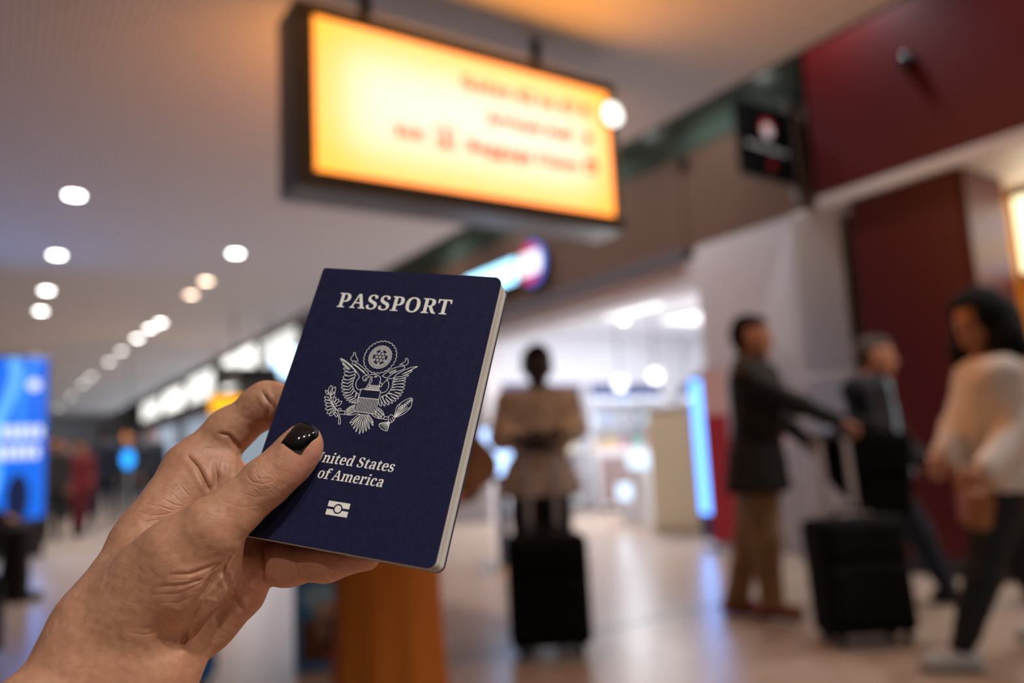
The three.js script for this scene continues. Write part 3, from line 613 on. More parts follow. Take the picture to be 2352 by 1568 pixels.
{ // duffel bag on the floor
  const t = thing('duffel_bag', 'black duffel bag with a bright blue panel on the floor below the wrist', 'bag', [0.66, 0, -4.1], 0.7);
  part(t, 'bag_body', new RoundedBoxGeometry(0.6, 0.22, 0.28, 5, 0.08).translate(0, 0.11, 0), nylon); part(t, 'side_panel', new RoundedBoxGeometry(0.42, 0.13, 0.03, 3, 0.012).translate(0, 0.11, 0.135), std(0x1676c8, 0.5), 'bright blue panel');
  for (const z of [-0.08, 0.08]) part(t, 'handle', tube([[-0.13, 0.2, z], [-0.1, 0.28, z], [0.1, 0.28, z], [0.13, 0.2, z]], 0.01), rubber);
}
{ // handbag of the woman in the cream sweater
  const t = thing('handbag', 'brown leather handbag held at the hip of the woman in the cream sweater', 'handbag', [3.3, 0.64, -1.68], 0.75), leather = std(0x8a5226, 0.5);
  part(t, 'bag_body', new RoundedBoxGeometry(0.2, 0.16, 0.08, 5, 0.035).translate(0, 0.08, 0), leather); part(t, 'flap', new RoundedBoxGeometry(0.19, 0.09, 0.02, 3, 0.009).translate(0, 0.115, 0.04), leather); part(t, 'clasp', disc(0.01, 0.006, 0, 0.08, 0.052, 'z'), steelMat);
  part(t, 'handle', tube([[-0.07, 0.15, 0], [-0.05, 0.215, 0], [0.05, 0.215, 0], [0.07, 0.15, 0]], 0.008), leather);
}
{ // bench and a bag by it
  const t = thing('bench', 'black padded bench beside the blue totem', 'bench', [-0.45, 0, -8.1], 0);
  part(t, 'seat', new RoundedBoxGeometry(0.6, 0.1, 1.8, 4, 0.04).translate(0, 0.4, 0), std(0x141416, 0.5)); part(t, 'rail', box(-0.05, 0.3, -0.8, 0.05, 0.35, 0.8, 0.01), steelMat);
  for (const z of [-0.6, 0.6]) for (const x of [-0.2, 0.2]) part(t, 'leg', rod([x, 0, z], [x * 0.4, 0.32, z], 0.02), steelMat);
  const b = thing('backpack', 'black backpack standing on the floor in front of the bench', 'bag', [-0.13, 0, -5.6], 0.5);
  part(b, 'bag_body', new RoundedBoxGeometry(0.42, 0.5, 0.26, 5, 0.11).translate(0, 0.25, 0), nylon); part(b, 'pocket', new RoundedBoxGeometry(0.32, 0.22, 0.07, 4, 0.03).translate(0, 0.16, 0.13), nylon); part(b, 'loop', tube([[-0.05, 0.49, 0], [-0.04, 0.54, 0], [0.04, 0.54, 0], [0.05, 0.49, 0]], 0.009), rubber);
}
{ // maroon stool in front of the red shop
  const t = thing('stool', 'low dark red padded stool in front of the red shop', 'stool', [5.2, 0, -2.15], 0.3), red = std(0x5a0d10, 0.5);
  part(t, 'seat', new RoundedBoxGeometry(0.44, 0.14, 0.44, 4, 0.05).translate(0, 0.34, 0), red); part(t, 'apron', box(-0.19, 0.2, -0.19, 0.19, 0.28, 0.19, 0.01), std(0x2b211a, 0.5));
  for (const x of [-0.16, 0.16]) for (const z of [-0.16, 0.16]) part(t, 'leg', rod([x * 1.1, 0, z * 1.1], [x, 0.22, z], 0.016, 0.02), std(0x3a2a1e, 0.5));
}

// ---------------------------------------------------------------- people
const POSE_M1 = { head: [3.68, 1.62, -3.01], neck: [3.67, 1.48, -3.04], chest: [3.71, 1.31, -3.04], pelvis: [3.73, 0.87, -3.10], shR: [3.52, 1.37, -2.95], elR: [3.75, 1.21, -2.79], wrR: [3.90, 1.11, -2.65], shL: [3.85, 1.40, -3.15], elL: [4.01, 1.15, -3.13], wrL: [4.13, 1.01, -3.05], hipR: [3.66, 0.84, -3.04], knR: [3.70, 0.46, -3.07], anR: [3.73, 0.11, -3.08], hipL: [3.80, 0.84, -3.17], knL: [3.79, 0.45, -3.25], anL: [3.75, 0.10, -3.36] };
const POSE_TAN = { head: [2.72, 1.53, -3.84], neck: [2.73, 1.39, -3.85], chest: [2.73, 1.25, -3.87], pelvis: [2.75, 0.84, -3.92], shR: [2.59, 1.32, -3.95], elR: [2.51, 1.12, -3.95], wrR: [2.52, 1.09, -3.70], shL: [2.87, 1.32, -3.77], elL: [2.87, 1.15, -3.70], wrL: [2.61, 1.09, -3.64], hipR: [2.70, 0.80, -3.97], knR: [2.70, 0.42, -4.03], anR: [2.70, 0.09, -4.08], hipL: [2.82, 0.81, -3.89], knL: [2.87, 0.43, -3.92], anL: [2.91, 0.09, -3.95] };
const POSE_M2 = { head: [4.54, 1.49, -2.79], neck: [4.51, 1.37, -2.83], chest: [4.51, 1.23, -2.85], pelvis: [4.61, 0.80, -2.86], shR: [4.29, 1.29, -2.78], elR: [4.37, 0.99, -2.74], wrR: [4.55, 0.86, -2.58], shL: [4.73, 1.32, -2.91], elL: [4.86, 1.01, -2.90], wrL: [4.92, 0.84, -2.77], hipR: [4.52, 0.78, -2.81], knR: [4.69, 0.42, -2.72], anR: [4.81, 0.09, -2.66], hipL: [4.72, 0.77, -2.90], knL: [4.78, 0.38, -2.93], anL: [4.72, 0.13, -3.13] };
const POSE_WO = { head: [3.66, 1.50, -1.74], neck: [3.70, 1.34, -1.74], chest: [3.71, 1.19, -1.75], pelvis: [3.76, 0.81, -1.79], shL: [3.59, 1.25, -1.64], elL: [3.60, 1.02, -1.61], wrL: [3.38, 0.86, -1.66], shR: [3.82, 1.28, -1.85], elR: [3.70, 1.04, -1.91], wrR: [3.50, 0.91, -1.88], hipL: [3.67, 0.78, -1.74], knL: [3.59, 0.41, -1.82], anL: [3.53, 0.09, -1.93], hipR: [3.85, 0.78, -1.84], knR: [3.97, 0.40, -1.83], anR: [4.15, 0.12, -1.82] };
const skinTones = { tan: 0xa8714f, deep: 0x2e1c14, light: 0xb98062, warm: 0xa56c48 };
const up3 = V(0, 1, 0), eyeMat = std(0x14100e, 0.2);
// figure from joints in metres; clothes are shells over one continuous body
function figure(label, pose, o, group) {
  const J = (n) => V(...pose[n]), base = V(pose.pelvis[0], 0, pose.pelvis[2]);
  const face = V(o.face[0], 0, o.face[1]).normalize(), left = new THREE.Vector3().crossVectors(up3, face), look = o.look ? V(o.look[0], o.look[2] ?? 0, o.look[1]).normalize() : face;
  const t = thing('person', label, 'person', base.toArray(), 0, group);
  const rel = (p) => p.clone().sub(base), s = o.size ?? 1, cell = o.cell ?? 0.012;
  const q = (a, ra, b, rb) => [a.x, a.y, a.z, ra * s, b.x, b.y, b.z, rb * s];
  const P = {};
  for (const n of Object.keys(pose)) P[n] = rel(J(n));
  const off = (p, l, u = 0, f = 0) => p.clone().addScaledVector(left, l * s).addScaledVector(up3, u * s).addScaledVector(face, f * s);
  // body
  const torso = (e) => [q(off(P.chest, 0.085, 0.06), 0.1 + e, off(P.chest, 0.06, -0.16), 0.1 + e), q(off(P.chest, -0.085, 0.06), 0.1 + e, off(P.chest, -0.06, -0.16), 0.1 + e),
    q(off(P.chest, 0, -0.12), 0.115 + e, off(P.pelvis, 0, 0.04), 0.115 + e), q(off(P.pelvis, 0.075, 0.02), 0.1 + e, off(P.pelvis, -0.075, 0.02), 0.1 + e), q(P.neck, 0.06 + e, P.chest, 0.1 + e), q(P.shR, 0.058 + e, P.shL, 0.058 + e)];
  const arm = (k, e, end = 1) => { const w = P['el' + k].clone().lerp(P['wr' + k], end); return [q(P['sh' + k], 0.058 + e, P['el' + k], 0.042 + e), q(P['el' + k], 0.042 + e, w, 0.042 + (0.029 - 0.042) * end + e)]; };
  const leg = (k, e, end = 1) => { const w = P['kn' + k].clone().lerp(P['an' + k], end); return [q(P['hip' + k], 0.088 + e, P['kn' + k], 0.058 + e), q(P['kn' + k], 0.058 + e, w, 0.04 + e)]; };
  const toe = (k) => { const f = o['foot' + k] ? V(o['foot' + k][0], 0, o['foot' + k][1]).normalize() : face, a = P['an' + k]; return [V(a.x, Math.max(a.y - 0.05, 0.035), a.z).addScaledVector(f, -0.05), V(a.x, Math.max(a.y - 0.055, 0.03), a.z).addScaledVector(f, 0.13)]; };
  const list = [...torso(0), ...arm('R', 0), ...arm('L', 0), ...leg('R', 0), ...leg('L', 0), q(P.neck, 0.052, P.head.clone().addScaledVector(up3, -0.03), 0.05)];
  for (const k of ['R', 'L']) { const [h, e] = toe(k); list.push(q(P['an' + k], 0.036, h, 0.03), q(h, 0.03, e, 0.026)); }
  const pieces = [limbs(list, 0.03, cell)];
  if (o.detail) {
    // head: skull, jaw, brow, nose, lips, ears; eyes sit at half height
    const hl = new THREE.Vector3().crossVectors(up3, look), H = P.head, h = (l, u, f) => H.clone().addScaledVector(hl, l * s).addScaledVector(up3, u * s).addScaledVector(look, f * s);
    const head = [q(h(0, 0.035, -0.02), 0.088, h(0, 0.03, 0.02), 0.08), q(h(0, 0, 0.03), 0.066, h(0, -0.075, 0.048), 0.042), q(h(0.04, -0.03, 0.02), 0.04, h(0, -0.085, 0.06), 0.026), q(h(-0.04, -0.03, 0.02), 0.04, h(0, -0.085, 0.06), 0.026), q(h(0, -0.05, -0.02), 0.052, P.neck, 0.052)];
    const fine = [q(h(0, 0.005, 0.095), 0.008, h(0, -0.035, 0.112), 0.014), q(h(0.016, -0.035, 0.1), 0.01, h(-0.016, -0.035, 0.1), 0.01), q(h(0.03, 0.022, 0.085), 0.011, h(-0.03, 0.022, 0.085), 0.011), q(h(0.02, -0.062, 0.093), 0.008, h(-0.02, -0.062, 0.093), 0.008), q(h(0.086, 0.012, -0.005), 0.012, h(0.09, -0.03, 0), 0.009), q(h(-0.086, 0.012, -0.005), 0.012, h(-0.09, -0.03, 0), 0.009)];
    const sockets = [h(0.032, 0.003, 0.108), h(-0.032, 0.003, 0.108)];
    const f = (x, y, z) => { let d = 1e3; for (const c of head) d = d > 100 ? taper(c, x, y, z) : blend(d, taper(c, x, y, z), 0.03); for (const c of fine) d = blend(d, taper(c, x, y, z), 0.012); for (const e of sockets) d = -blend(-d, Math.hypot(x - e.x, y - e.y, z - e.z) - 0.014, 0.012); return d; };
    pieces.push(nets(f, [H.x - 0.15, H.y - 0.2, H.z - 0.15], [H.x + 0.15, H.y + 0.15, H.z + 0.15], 0.005));
    for (const k of ['R', 'L']) { // hands: palm, four fingers, thumb, curled as the pose asks
      const w = P['wr' + k], dir = w.clone().sub(P['el' + k]).normalize(), turn = (o['palm' + k] ? V(...o['palm' + k]) : left.clone().multiplyScalar(k === 'R' ? 1 : -1)), pn = turn.addScaledVector(dir, -turn.dot(dir)).normalize(), side = new THREE.Vector3().crossVectors(dir, pn).multiplyScalar(k === 'R' ? 1 : -1), g = [], curl = o['curl' + k] ?? 0.5;
      const pt = (a, b, c) => w.clone().addScaledVector(dir, a).addScaledVector(side, b).addScaledVector(pn, c);
      for (let i = 0; i < 4; i++) {
        const b = (1.5 - i) * 0.019, len = [0.07, 0.078, 0.073, 0.058][i], base0 = pt(0.085, b, 0), a1 = curl * 0.9, a2 = curl * 2.2, a3 = curl * 3.2;
        const k1 = base0.clone().addScaledVector(dir, len * 0.45 * Math.cos(a1)).addScaledVector(pn, len * 0.45 * Math.sin(a1)), k2 = k1.clone().addScaledVector(dir, len * 0.32 * Math.cos(a2)).addScaledVector(pn, len * 0.32 * Math.sin(a2)), k3 = k2.clone().addScaledVector(dir, len * 0.25 * Math.cos(a3)).addScaledVector(pn, len * 0.25 * Math.sin(a3));
        g.push([pt(0.01, b * 0.7, 0), 0.017, base0, 0.0125], [base0, 0.0105, k1, 0.0095], [k1, 0.0095, k2, 0.0085], [k2, 0.0085, k3, 0.0075]);
      }
      const th = [pt(0.02, 0.022, 0.006), pt(0.05, 0.045, 0.016), pt(0.075, 0.05, 0.026 + curl * 0.015), pt(0.098, 0.045, 0.034 + curl * 0.025)];
      g.push([th[0], 0.017, th[1], 0.014], [th[1], 0.0125, th[2], 0.0105], [th[2], 0.0105, th[3], 0.0085]);
      pieces.push(limbs(g.map(([a, ra, b, rb]) => q(a, ra, b, rb)), 0.006, 0.0045, 0.012));
    }
  } else {
    const H = P.head;
    pieces.push(limbs([q(H.clone().addScaledVector(up3, 0.03), 0.09, H.clone().addScaledVector(look, 0.02), 0.08), q(H, 0.068, H.clone().addScaledVector(up3, -0.08).addScaledVector(look, 0.045), 0.042), q(H.clone().addScaledVector(look, 0.09), 0.012, H.clone().addScaledVector(look, 0.105).addScaledVector(up3, -0.03), 0.014), q(P.wrR, 0.03, P.wrR.clone().add(P.wrR.clone().sub(P.elR).setLength(0.12)), 0.02), q(P.wrL, 0.03, P.wrL.clone().add(P.wrL.clone().sub(P.elL).setLength(0.12)), 0.02)], 0.02, cell));
  }
  const body = mergeGeometries(pieces.map((g) => g.toNonIndexed()));
  part(t, 'body', body, std(o.skin ?? skinTones.tan, 0.55), o.skinLabel);
  if (o.detail) { // eyes
    const hl = new THREE.Vector3().crossVectors(up3, look);
    for (const k of [-1, 1]) part(t, 'eye', new THREE.SphereGeometry(0.011, 14, 10).translate(...P.head.clone().addScaledVector(hl, k * 0.032 * s).addScaledVector(up3, 0.003).addScaledVector(look, 0.086 * s).toArray()), eyeMat);
  }
  // clothing
  const T = o.top, topList = [...torso(T.loose ?? 0.018), ...arm('R', T.sleeve ?? 0.016, T.sleeveEnd ?? 0.95), ...arm('L', T.sleeve ?? 0.016, T.sleeveEnd ?? 0.95)];
  if (T.hem) topList.push(q(off(P.pelvis, 0.07, 0.05), 0.115 + (T.loose ?? 0.018), off(P.pelvis, 0.085, -T.hem), 0.12 + (T.flare ?? 0.02)), q(off(P.pelvis, -0.07, 0.05), 0.115 + (T.loose ?? 0.018), off(P.pelvis, -0.085, -T.hem), 0.12 + (T.flare ?? 0.02)));
  const hemY = P.pelvis.y - (T.hem ?? 0.02) - 0.02, neckY = P.neck.y + (T.collar ?? 0.01);
  const wrinkle = (x, y, z) => 0.006 * noise3(x * 7 + t.id, y * 5, z * 7) + 0.003 * noise3(x * 22, y * 12, z * 22 + t.id);
  const armCut = (x, y, z) => Math.max(hemY - y - (['R', 'L'].some((k) => P['wr' + k].y < hemY + 0.1 && y > P['wr' + k].y - 0.12 && Math.hypot(x - P['wr' + k].x, z - P['wr' + k].z) < 0.13) ? 9 : 0), y - neckY);
  let top = limbs(topList, 0.035, cell, 0.04, armCut);
  const shape = (g) => { const p = g.attributes.position, n = g.attributes.normal; for (let i = 0; i < p.count; i++) { const w = wrinkle(p.getX(i), p.getY(i), p.getZ(i)); p.setXYZ(i, p.getX(i) + n.getX(i) * w, p.getY(i) + n.getY(i) * w, p.getZ(i) + n.getZ(i) * w); } g.computeVertexNormals(); return g; };
  top = shape(top);
  if (T.pattern) tint(top, T.pattern);
  part(t, T.name, top, T.pattern ? std(0xffffff, T.rough ?? 0.8, { vertexColors: true }) : std(T.colour, T.rough ?? 0.85), T.label);
  if (o.shirt) part(t, 'shirt', shape(limbs([q(off(P.chest, 0, 0.1, 0.07), 0.065, off(P.chest, 0, -0.15, 0.085), 0.07), q(off(P.chest, 0, -0.15, 0.085), 0.07, off(P.pelvis, 0, -0.02, 0.1), 0.07)], 0.02, cell, 0.04)), std(o.shirt, 0.8), 'light blue shirt');
  if (o.skirt) {
    const K = o.skirt, hip = P.pelvis, prof = [[0.15, 0.1], [0.185, -0.02], [0.19, -0.3], [0.21, -hip.y + K.hem]], pts = new THREE.CatmullRomCurve3(prof.map(([r, y]) => V(r, y, 0))).getPoints(30).map((p) => new THREE.Vector2(p.x, p.y));
    const g = new THREE.LatheGeometry(pts, 72), p = g.attributes.position;
    for (let i = 0; i < p.count; i++) { const x = p.getX(i), z = p.getZ(i), y = p.getY(i), a = Math.atan2(z, x), k = 1 + 0.06 * Math.sin(a * 9 + 0.6) * Math.min(1, Math.max(0, -y * 1.6)); p.setXYZ(i, x * k * 0.96, y, z * k * 0.82); }
    g.computeVertexNormals();
    g.translate(hip.x, hip.y, hip.z);
    part(t, 'skirt', g, std(K.colour, 0.85, { side: THREE.DoubleSide }), K.label);
  } else {
    const B = o.trousers, e = B.loose ?? 0.018, legs = [q(off(P.pelvis, 0.075, 0.04), 0.108 + e * 0.5, off(P.pelvis, -0.075, 0.04), 0.108 + e * 0.5), ...leg('R', e, 0.96), ...leg('L', e, 0.96)];
    part(t, 'trousers', shape(limbs(legs, 0.03, cell, 0.04, (x, y) => y - P.pelvis.y - 0.1)), std(B.colour, 0.85), B.label);
  }
  for (const k of ['R', 'L']) {
    const [h, e] = toe(k), low = Math.max(Math.min(h.y, e.y) - 0.035, 0.002);
    const shoe = limbs([q(P['an' + k].clone().addScaledVector(up3, -0.01), 0.046, h, 0.045), q(h, 0.045, e, 0.042), q(h.clone().lerp(e, 0.4).addScaledVector(up3, 0.02), 0.042, e, 0.036)], 0.02, cell * 0.8, 0.03, (x, y) => Math.max(low - y, y - P['an' + k].y - 0.03));
    part(t, 'shoe', shoe, std(o.shoes.colour, 0.5), o.shoes.label);
  }
  // hair or cap
  const hl = new THREE.Vector3().crossVectors(up3, look), h = (l, u, f) => P.head.clone().addScaledVector(hl, l * s).addScaledVector(up3, u * s).addScaledVector(look, f * s), hair = o.hair;
  const hairList = hair.style === 'bob' ? [q(h(0, 0.05, -0.02), 0.13, h(0, 0.05, 0), 0.112), q(h(0.08, 0.02, -0.04), 0.075, h(0.125, -0.13, -0.03), 0.075), q(h(-0.08, 0.02, -0.04), 0.075, h(-0.125, -0.13, -0.03), 0.075), q(h(0, 0.02, -0.1), 0.115, h(0, -0.14, -0.12), 0.11), q(h(0.05, 0.02, -0.06), 0.08, h(0.07, -0.14, -0.05), 0.06), q(h(-0.05, 0.02, -0.06), 0.08, h(-0.07, -0.14, -0.05), 0.06)]
    : [q(h(0, 0.048, -0.028), 0.094, h(0, 0.05, 0.012), 0.084), q(h(0, 0.0, -0.05), 0.07, h(0, -0.05, -0.05), 0.058), q(h(0, 0.09, 0.03), 0.045, h(0, 0.085, 0.05), 0.036)];
  const keep = (x, y, z) => { // the face stays free
    const dx = x - P.head.x, dy = y - P.head.y, dz = z - P.head.z, f = dx * look.x + dz * look.z, l = Math.abs(dx * hl.x + dz * hl.z);
    return hair.style === 'bob' ? Math.min(f - 0.03, 0.06 - l, 0.065 - dy) : Math.min(f + 0.01, 0.06 - dy);
  };
  part(t, hair.style === 'cap' ? 'cap' : 'hair', shape(limbs(hairList, 0.03, Math.min(cell, 0.009), 0.03, keep)), phys(hair.colour, 0.85, { specularIntensity: 0.4 }), hair.label);
  return t;
}
figure('man in a black jacket and khaki trousers reaching for the handle of a suitcase', POSE_M1, { face: [0.45, 0.9], detail: true, skin: skinTones.light, palmR: [0, -1, 0], curlR: 0.75, top: { name: 'jacket', colour: 0x0d0c0a, hem: 0.12, loose: 0.032, flare: 0.045, collar: 0.035, label: 'black jacket' }, trousers: { colour: 0x8a6c4a, loose: 0.03, label: 'khaki trousers' }, shoes: { colour: 0x7a3d20, label: 'brown leather shoe' }, hair: { style: 'short', colour: 0x14100d } });
figure('man in a tan patterned shirt and black trousers standing behind a black suitcase', POSE_TAN, { face: [-0.5, 0.86], detail: true, skin: skinTones.deep, palmR: [0.5, 0.3, 0.4], palmL: [-0.5, 0.3, 0.4], curlR: 0.6, curlL: 0.6,
  top: { name: 'shirt', hem: 0.05, sleeve: 0.035, sleeveEnd: 0.3, flare: 0.05, loose: 0.03, label: 'tan shirt with a mottled print', pattern: (x, y, z) => { const k = noise3(x * 14, y * 14, z * 14) + 0.5 * noise3(x * 34, y * 34, z * 34); return k > 0.25 ? [0.78, 0.66, 0.54] : k < -0.35 ? [0.44, 0.34, 0.25] : [0.66, 0.53, 0.41]; } },
  trousers: { colour: 0x0c0b0b, loose: 0.025, label: 'black trousers' }, shoes: { colour: 0x0b0a0a, label: 'black shoe' }, hair: { style: 'short', colour: 0x0a0807 } });
figure('man in a navy jacket and light blue shirt walking past the dark red pier', POSE_M2, { face: [0.5, 0.86], detail: true, skin: skinTones.light, curlR: 0.6, top: { name: 'jacket', colour: 0x070d1d, hem: 0.06, loose: 0.026, flare: 0.04, collar: 0.03, label: 'navy jacket' }, shirt: 0x8fb4cc, trousers: { colour: 0x101a2c, label: 'dark blue jeans' }, shoes: { colour: 0x1d1613, label: 'dark shoe' }, hair: { style: 'cap', colour: 0x4a4642, label: 'grey cap' } });
figure('woman with a black bob in a cream sweater and dark jeans, striding past the others', POSE_WO, { face: [-0.7, -0.72], look: [-0.95, -0.3], detail: true, size: 0.95, skin: skinTones.warm, curlL: 0.7, curlR: 0.6, top: { name: 'sweater', colour: 0xcfc6bb, hem: 0.03, loose: 0.03, sleeve: 0.03, sleeveEnd: 0.9, collar: 0.0, label: 'cream sweater' }, trousers: { colour: 0x050a0f, loose: 0.016, label: 'dark jeans' }, shoes: { colour: 0xa9aaa6, label: 'pale grey sneaker' }, hair: { style: 'bob', colour: 0x050403, label: 'black bob' } });
figure('woman in a brown jacket and a long mustard skirt, standing beyond the passport', { head: [1.12, 1.44, -2.5], neck: [1.12, 1.29, -2.52], chest: [1.12, 1.12, -2.52], pelvis: [1.13, 0.8, -2.53], shR: [1.27, 1.22, -2.43], elR: [1.36, 1.0, -2.3], wrR: [1.25, 0.93, -2.22], shL: [0.98, 1.22, -2.62], elL: [0.93, 1.0, -2.62], wrL: [0.98, 0.86, -2.5], hipR: [1.2, 0.78, -2.48], knR: [1.2, 0.43, -2.48], anR: [1.2, 0.09, -2.5], hipL: [1.05, 0.78, -2.58], knL: [1.06, 0.43, -2.58], anL: [1.06, 0.09, -2.6] },
  { face: [-0.55, -0.83], skin: skinTones.warm, size: 0.95, top: { name: 'jacket', colour: 0x7a4d2c, hem: 0.0, loose: 0.02, sleeve: 0.024, label: 'brown jacket' }, skirt: { colour: 0xb8650f, hem: 0.12, label: 'long mustard skirt' }, trousers: null, shoes: { colour: 0x1a1410, label: 'dark shoe' }, hair: { style: 'short', colour: 0x1b120c } });
figure('person in black clothes sitting on the bench beside the blue totem', { head: [-0.28, 1.2, -8.1], neck: [-0.28, 1.07, -8.1], chest: [-0.28, 0.92, -8.1], pelvis: [-0.25, 0.55, -8.1], shR: [-0.28, 1.0, -7.93], elR: [-0.1, 0.78, -7.9], wrR: [0.08, 0.7, -7.95], shL: [-0.28, 1.0, -8.27], elL: [-0.1, 0.78, -8.3], wrL: [0.08, 0.7, -8.2], hipR: [-0.2, 0.54, -8.0], knR: [0.2, 0.56, -7.95], anR: [0.22, 0.09, -7.92], hipL: [-0.2, 0.54, -8.2], knL: [0.2, 0.56, -8.22], anL: [0.12, 0.09, -8.25] },
  { face: [1, 0.1], skin: skinTones.tan, top: { name: 'coat', colour: 0x0d0d10, hem: 0.0, label: 'black coat' }, trousers: { colour: 0x08080a, loose: 0.03, label: 'black trousers' }, shoes: { colour: 0x070707, label: 'black shoe' }, hair: { style: 'short', colour: 0x120e0b } });
// the distant crowd
const stroll = (x, z, h, face, lean = 0, apart = 0.1) => {
  const f = V(face[0], 0, face[1]).normalize(), l = new THREE.Vector3().crossVectors(up3, f), k = h / 1.74, at = (a, u, b) => [x + l.x * a * k + f.x * b * k, u * k, z + l.z * a * k + f.z * b * k];
  return { head: at(0, 1.62, lean), neck: at(0, 1.48, 0), chest: at(0, 1.3, 0), pelvis: at(0, 0.92, 0), shR: at(-0.18, 1.4, 0), elR: at(-0.23, 1.13, -0.04), wrR: at(-0.2, 0.9, 0.08), shL: at(0.18, 1.4, 0), elL: at(0.23, 1.13, -0.04), wrL: at(0.2, 0.9, 0.06), hipR: at(-0.09, 0.88, 0), knR: at(-0.1, 0.48, apart), anR: at(-0.1, 0.09, apart), hipL: at(0.09, 0.88, 0), knL: at(0.1, 0.48, -apart * 0.3), anL: at(0.1, 0.1, -apart * 1.4) };
};
for (const [x, z, h, face, top, legs, label, hairC] of [
  [0.78, -14.3, 1.6, [0, 1], 0x241d1c, 0x111114, 'distant traveller in a dark brown coat, closest to the blue totem', 0x1a120c],
  [1.2, -14.9, 1.55, [0.3, 1], 0x6b1418, 0x5b0f16, 'distant traveller dressed in dark red', 0x120c0a],
  [1.6, -15.4, 1.8, [0.2, -1], 0x10182c, 0x0f1c33, 'tall distant traveller in a long navy coat', 0x0d0b0a],
  [2.2, -16.8, 1.75, [-0.3, 1], 0x0b0d12, 0x0c0d10, 'distant traveller in black standing between the two in blue', 0x0c0a08],
  [2.72, -17.6, 1.85, [0, 1], 0x0d121d, 0x0b0e16, 'heavy-set distant traveller in a blue-black jacket beside the thumb side of the hand', 0x2a1d14],
  [1.25, -19.5, 1.7, [0, 1], 0x4a4742, 0x2a2a2c, 'distant traveller in a grey top far down the hall', 0x2b2019],
  [1.9, -21.5, 1.68, [0.4, 1], 0x7f8897, 0x2b3242, 'distant traveller in a pale blue-grey top far down the hall', 0x31241a],
]) figure(label, stroll(x, z, h, face), { face, cell: 0.022, skin: skinTones.tan, top: { name: 'coat', colour: top, hem: 0.12 }, trousers: { colour: legs }, shoes: { colour: 0x0e0d0d }, hair: { style: 'short', colour: hairC } }, 'distant travellers');
// tapered limbs of the hand in millimetres: name, blend inside, blend to the rest, [x, y, z, radius] ...
const HAND_LIMBS = [
  ['palm_index', 8, 6, [[-41.2,-43.8,6,17], [-42.2,-8.7,-4,13.5], [-42.7,24.9,-13,11.8]]],
  ['palm_mid', 8, 9, [[-38.4,-45.4,2,18], [-36.2,-9.6,-16,13], [-34.2,14.9,-24,11.5]]],
  ['palm_ring', 8, 9, [[-30.8,-50.2,-2,18], [-32.4,-16,-24,13], [-19.3,0.2,-26,11]]],
  ['palm_pinky', 8, 9, [[-24.5,-53.5,-8,17], [-20.5,-27.9,-24,14], [-9.6,-14.9,-25,11]]],
  ['forearm_a', 10, 12, [[-38.5,-50.5,4,18], [-45.1,-87.7,16,20], [-47.4,-137.1,40,27]]],
  ['forearm_b', 10, 12, [[-23.3,-60.5,-8,17.5], [-29.8,-97.4,4,20], [-35,-146.6,28,27]]],
  ['ring_pad', 6, 5, [[-5.4,-3.5,-16,9], [-1.3,-9.4,-18,10]]],
  ['pinky_pad', 6, 4, [[0.2,-12.1,-18,10.3], [-5.2,-21.2,-23,9.5], [-13.5,-35.8,-22,11.5]]],
  ['index_pad', 8, 9, [[-35.7,26.8,-13,11], [-26.9,26.5,-15,9.5]]],
  ['web', 8, 9, [[-37.7,6.4,-4,9.5], [-32.3,15.6,-9,8.5], [-26.2,16.8,-12,7]]],
  ['thenar', 10, 6.5, [[-26,-33.9,8,17], [-13.7,-18.1,6,17], [-7.2,-8.8,6,14]]],
  ['thumb', 4.8, 7, [[-40.6,-41.9,4,15], [-24,-23.6,10,13.5], [-12.4,-12.3,14,12.6], [-0.8,-1.4,14.5,11.5], [6.3,9,12.5,9.3], [13.3,20.1,11,9.1], [19.2,29,9.2,8.7], [22.3,36.6,8,8], [22.5,39.5,7.6,7.1]]],
  ['index', 6, 5, [[-43,25.4,-13,11.3], [-31.7,45.1,-15,9.6], [-17.2,60.5,-15.2,9.3], [3.3,61.8,-14,8], [20.5,52,-13,7.2]]],
  ['middle', 4, 4, [[-34.2,14.9,-24,10.5], [-0.4,27.9,-18,9.2], [25,29.4,-14.5,8.2], [41.1,26.6,-13.5,7.2]]],
  ['ring', 4, 4, [[-19.1,1.5,-25,10], [13.9,13.4,-17.5,8.8], [38.3,14.4,-14.5,7.8], [53.1,12.9,-14,6.8]]],
  ['pinky', 5, 2.5, [[2.1,-9.3,-19.5,8.4], [17.1,-6.8,-17,8], [34.9,-3,-15,7.5], [53,2,-13.5,5.6]]],
];
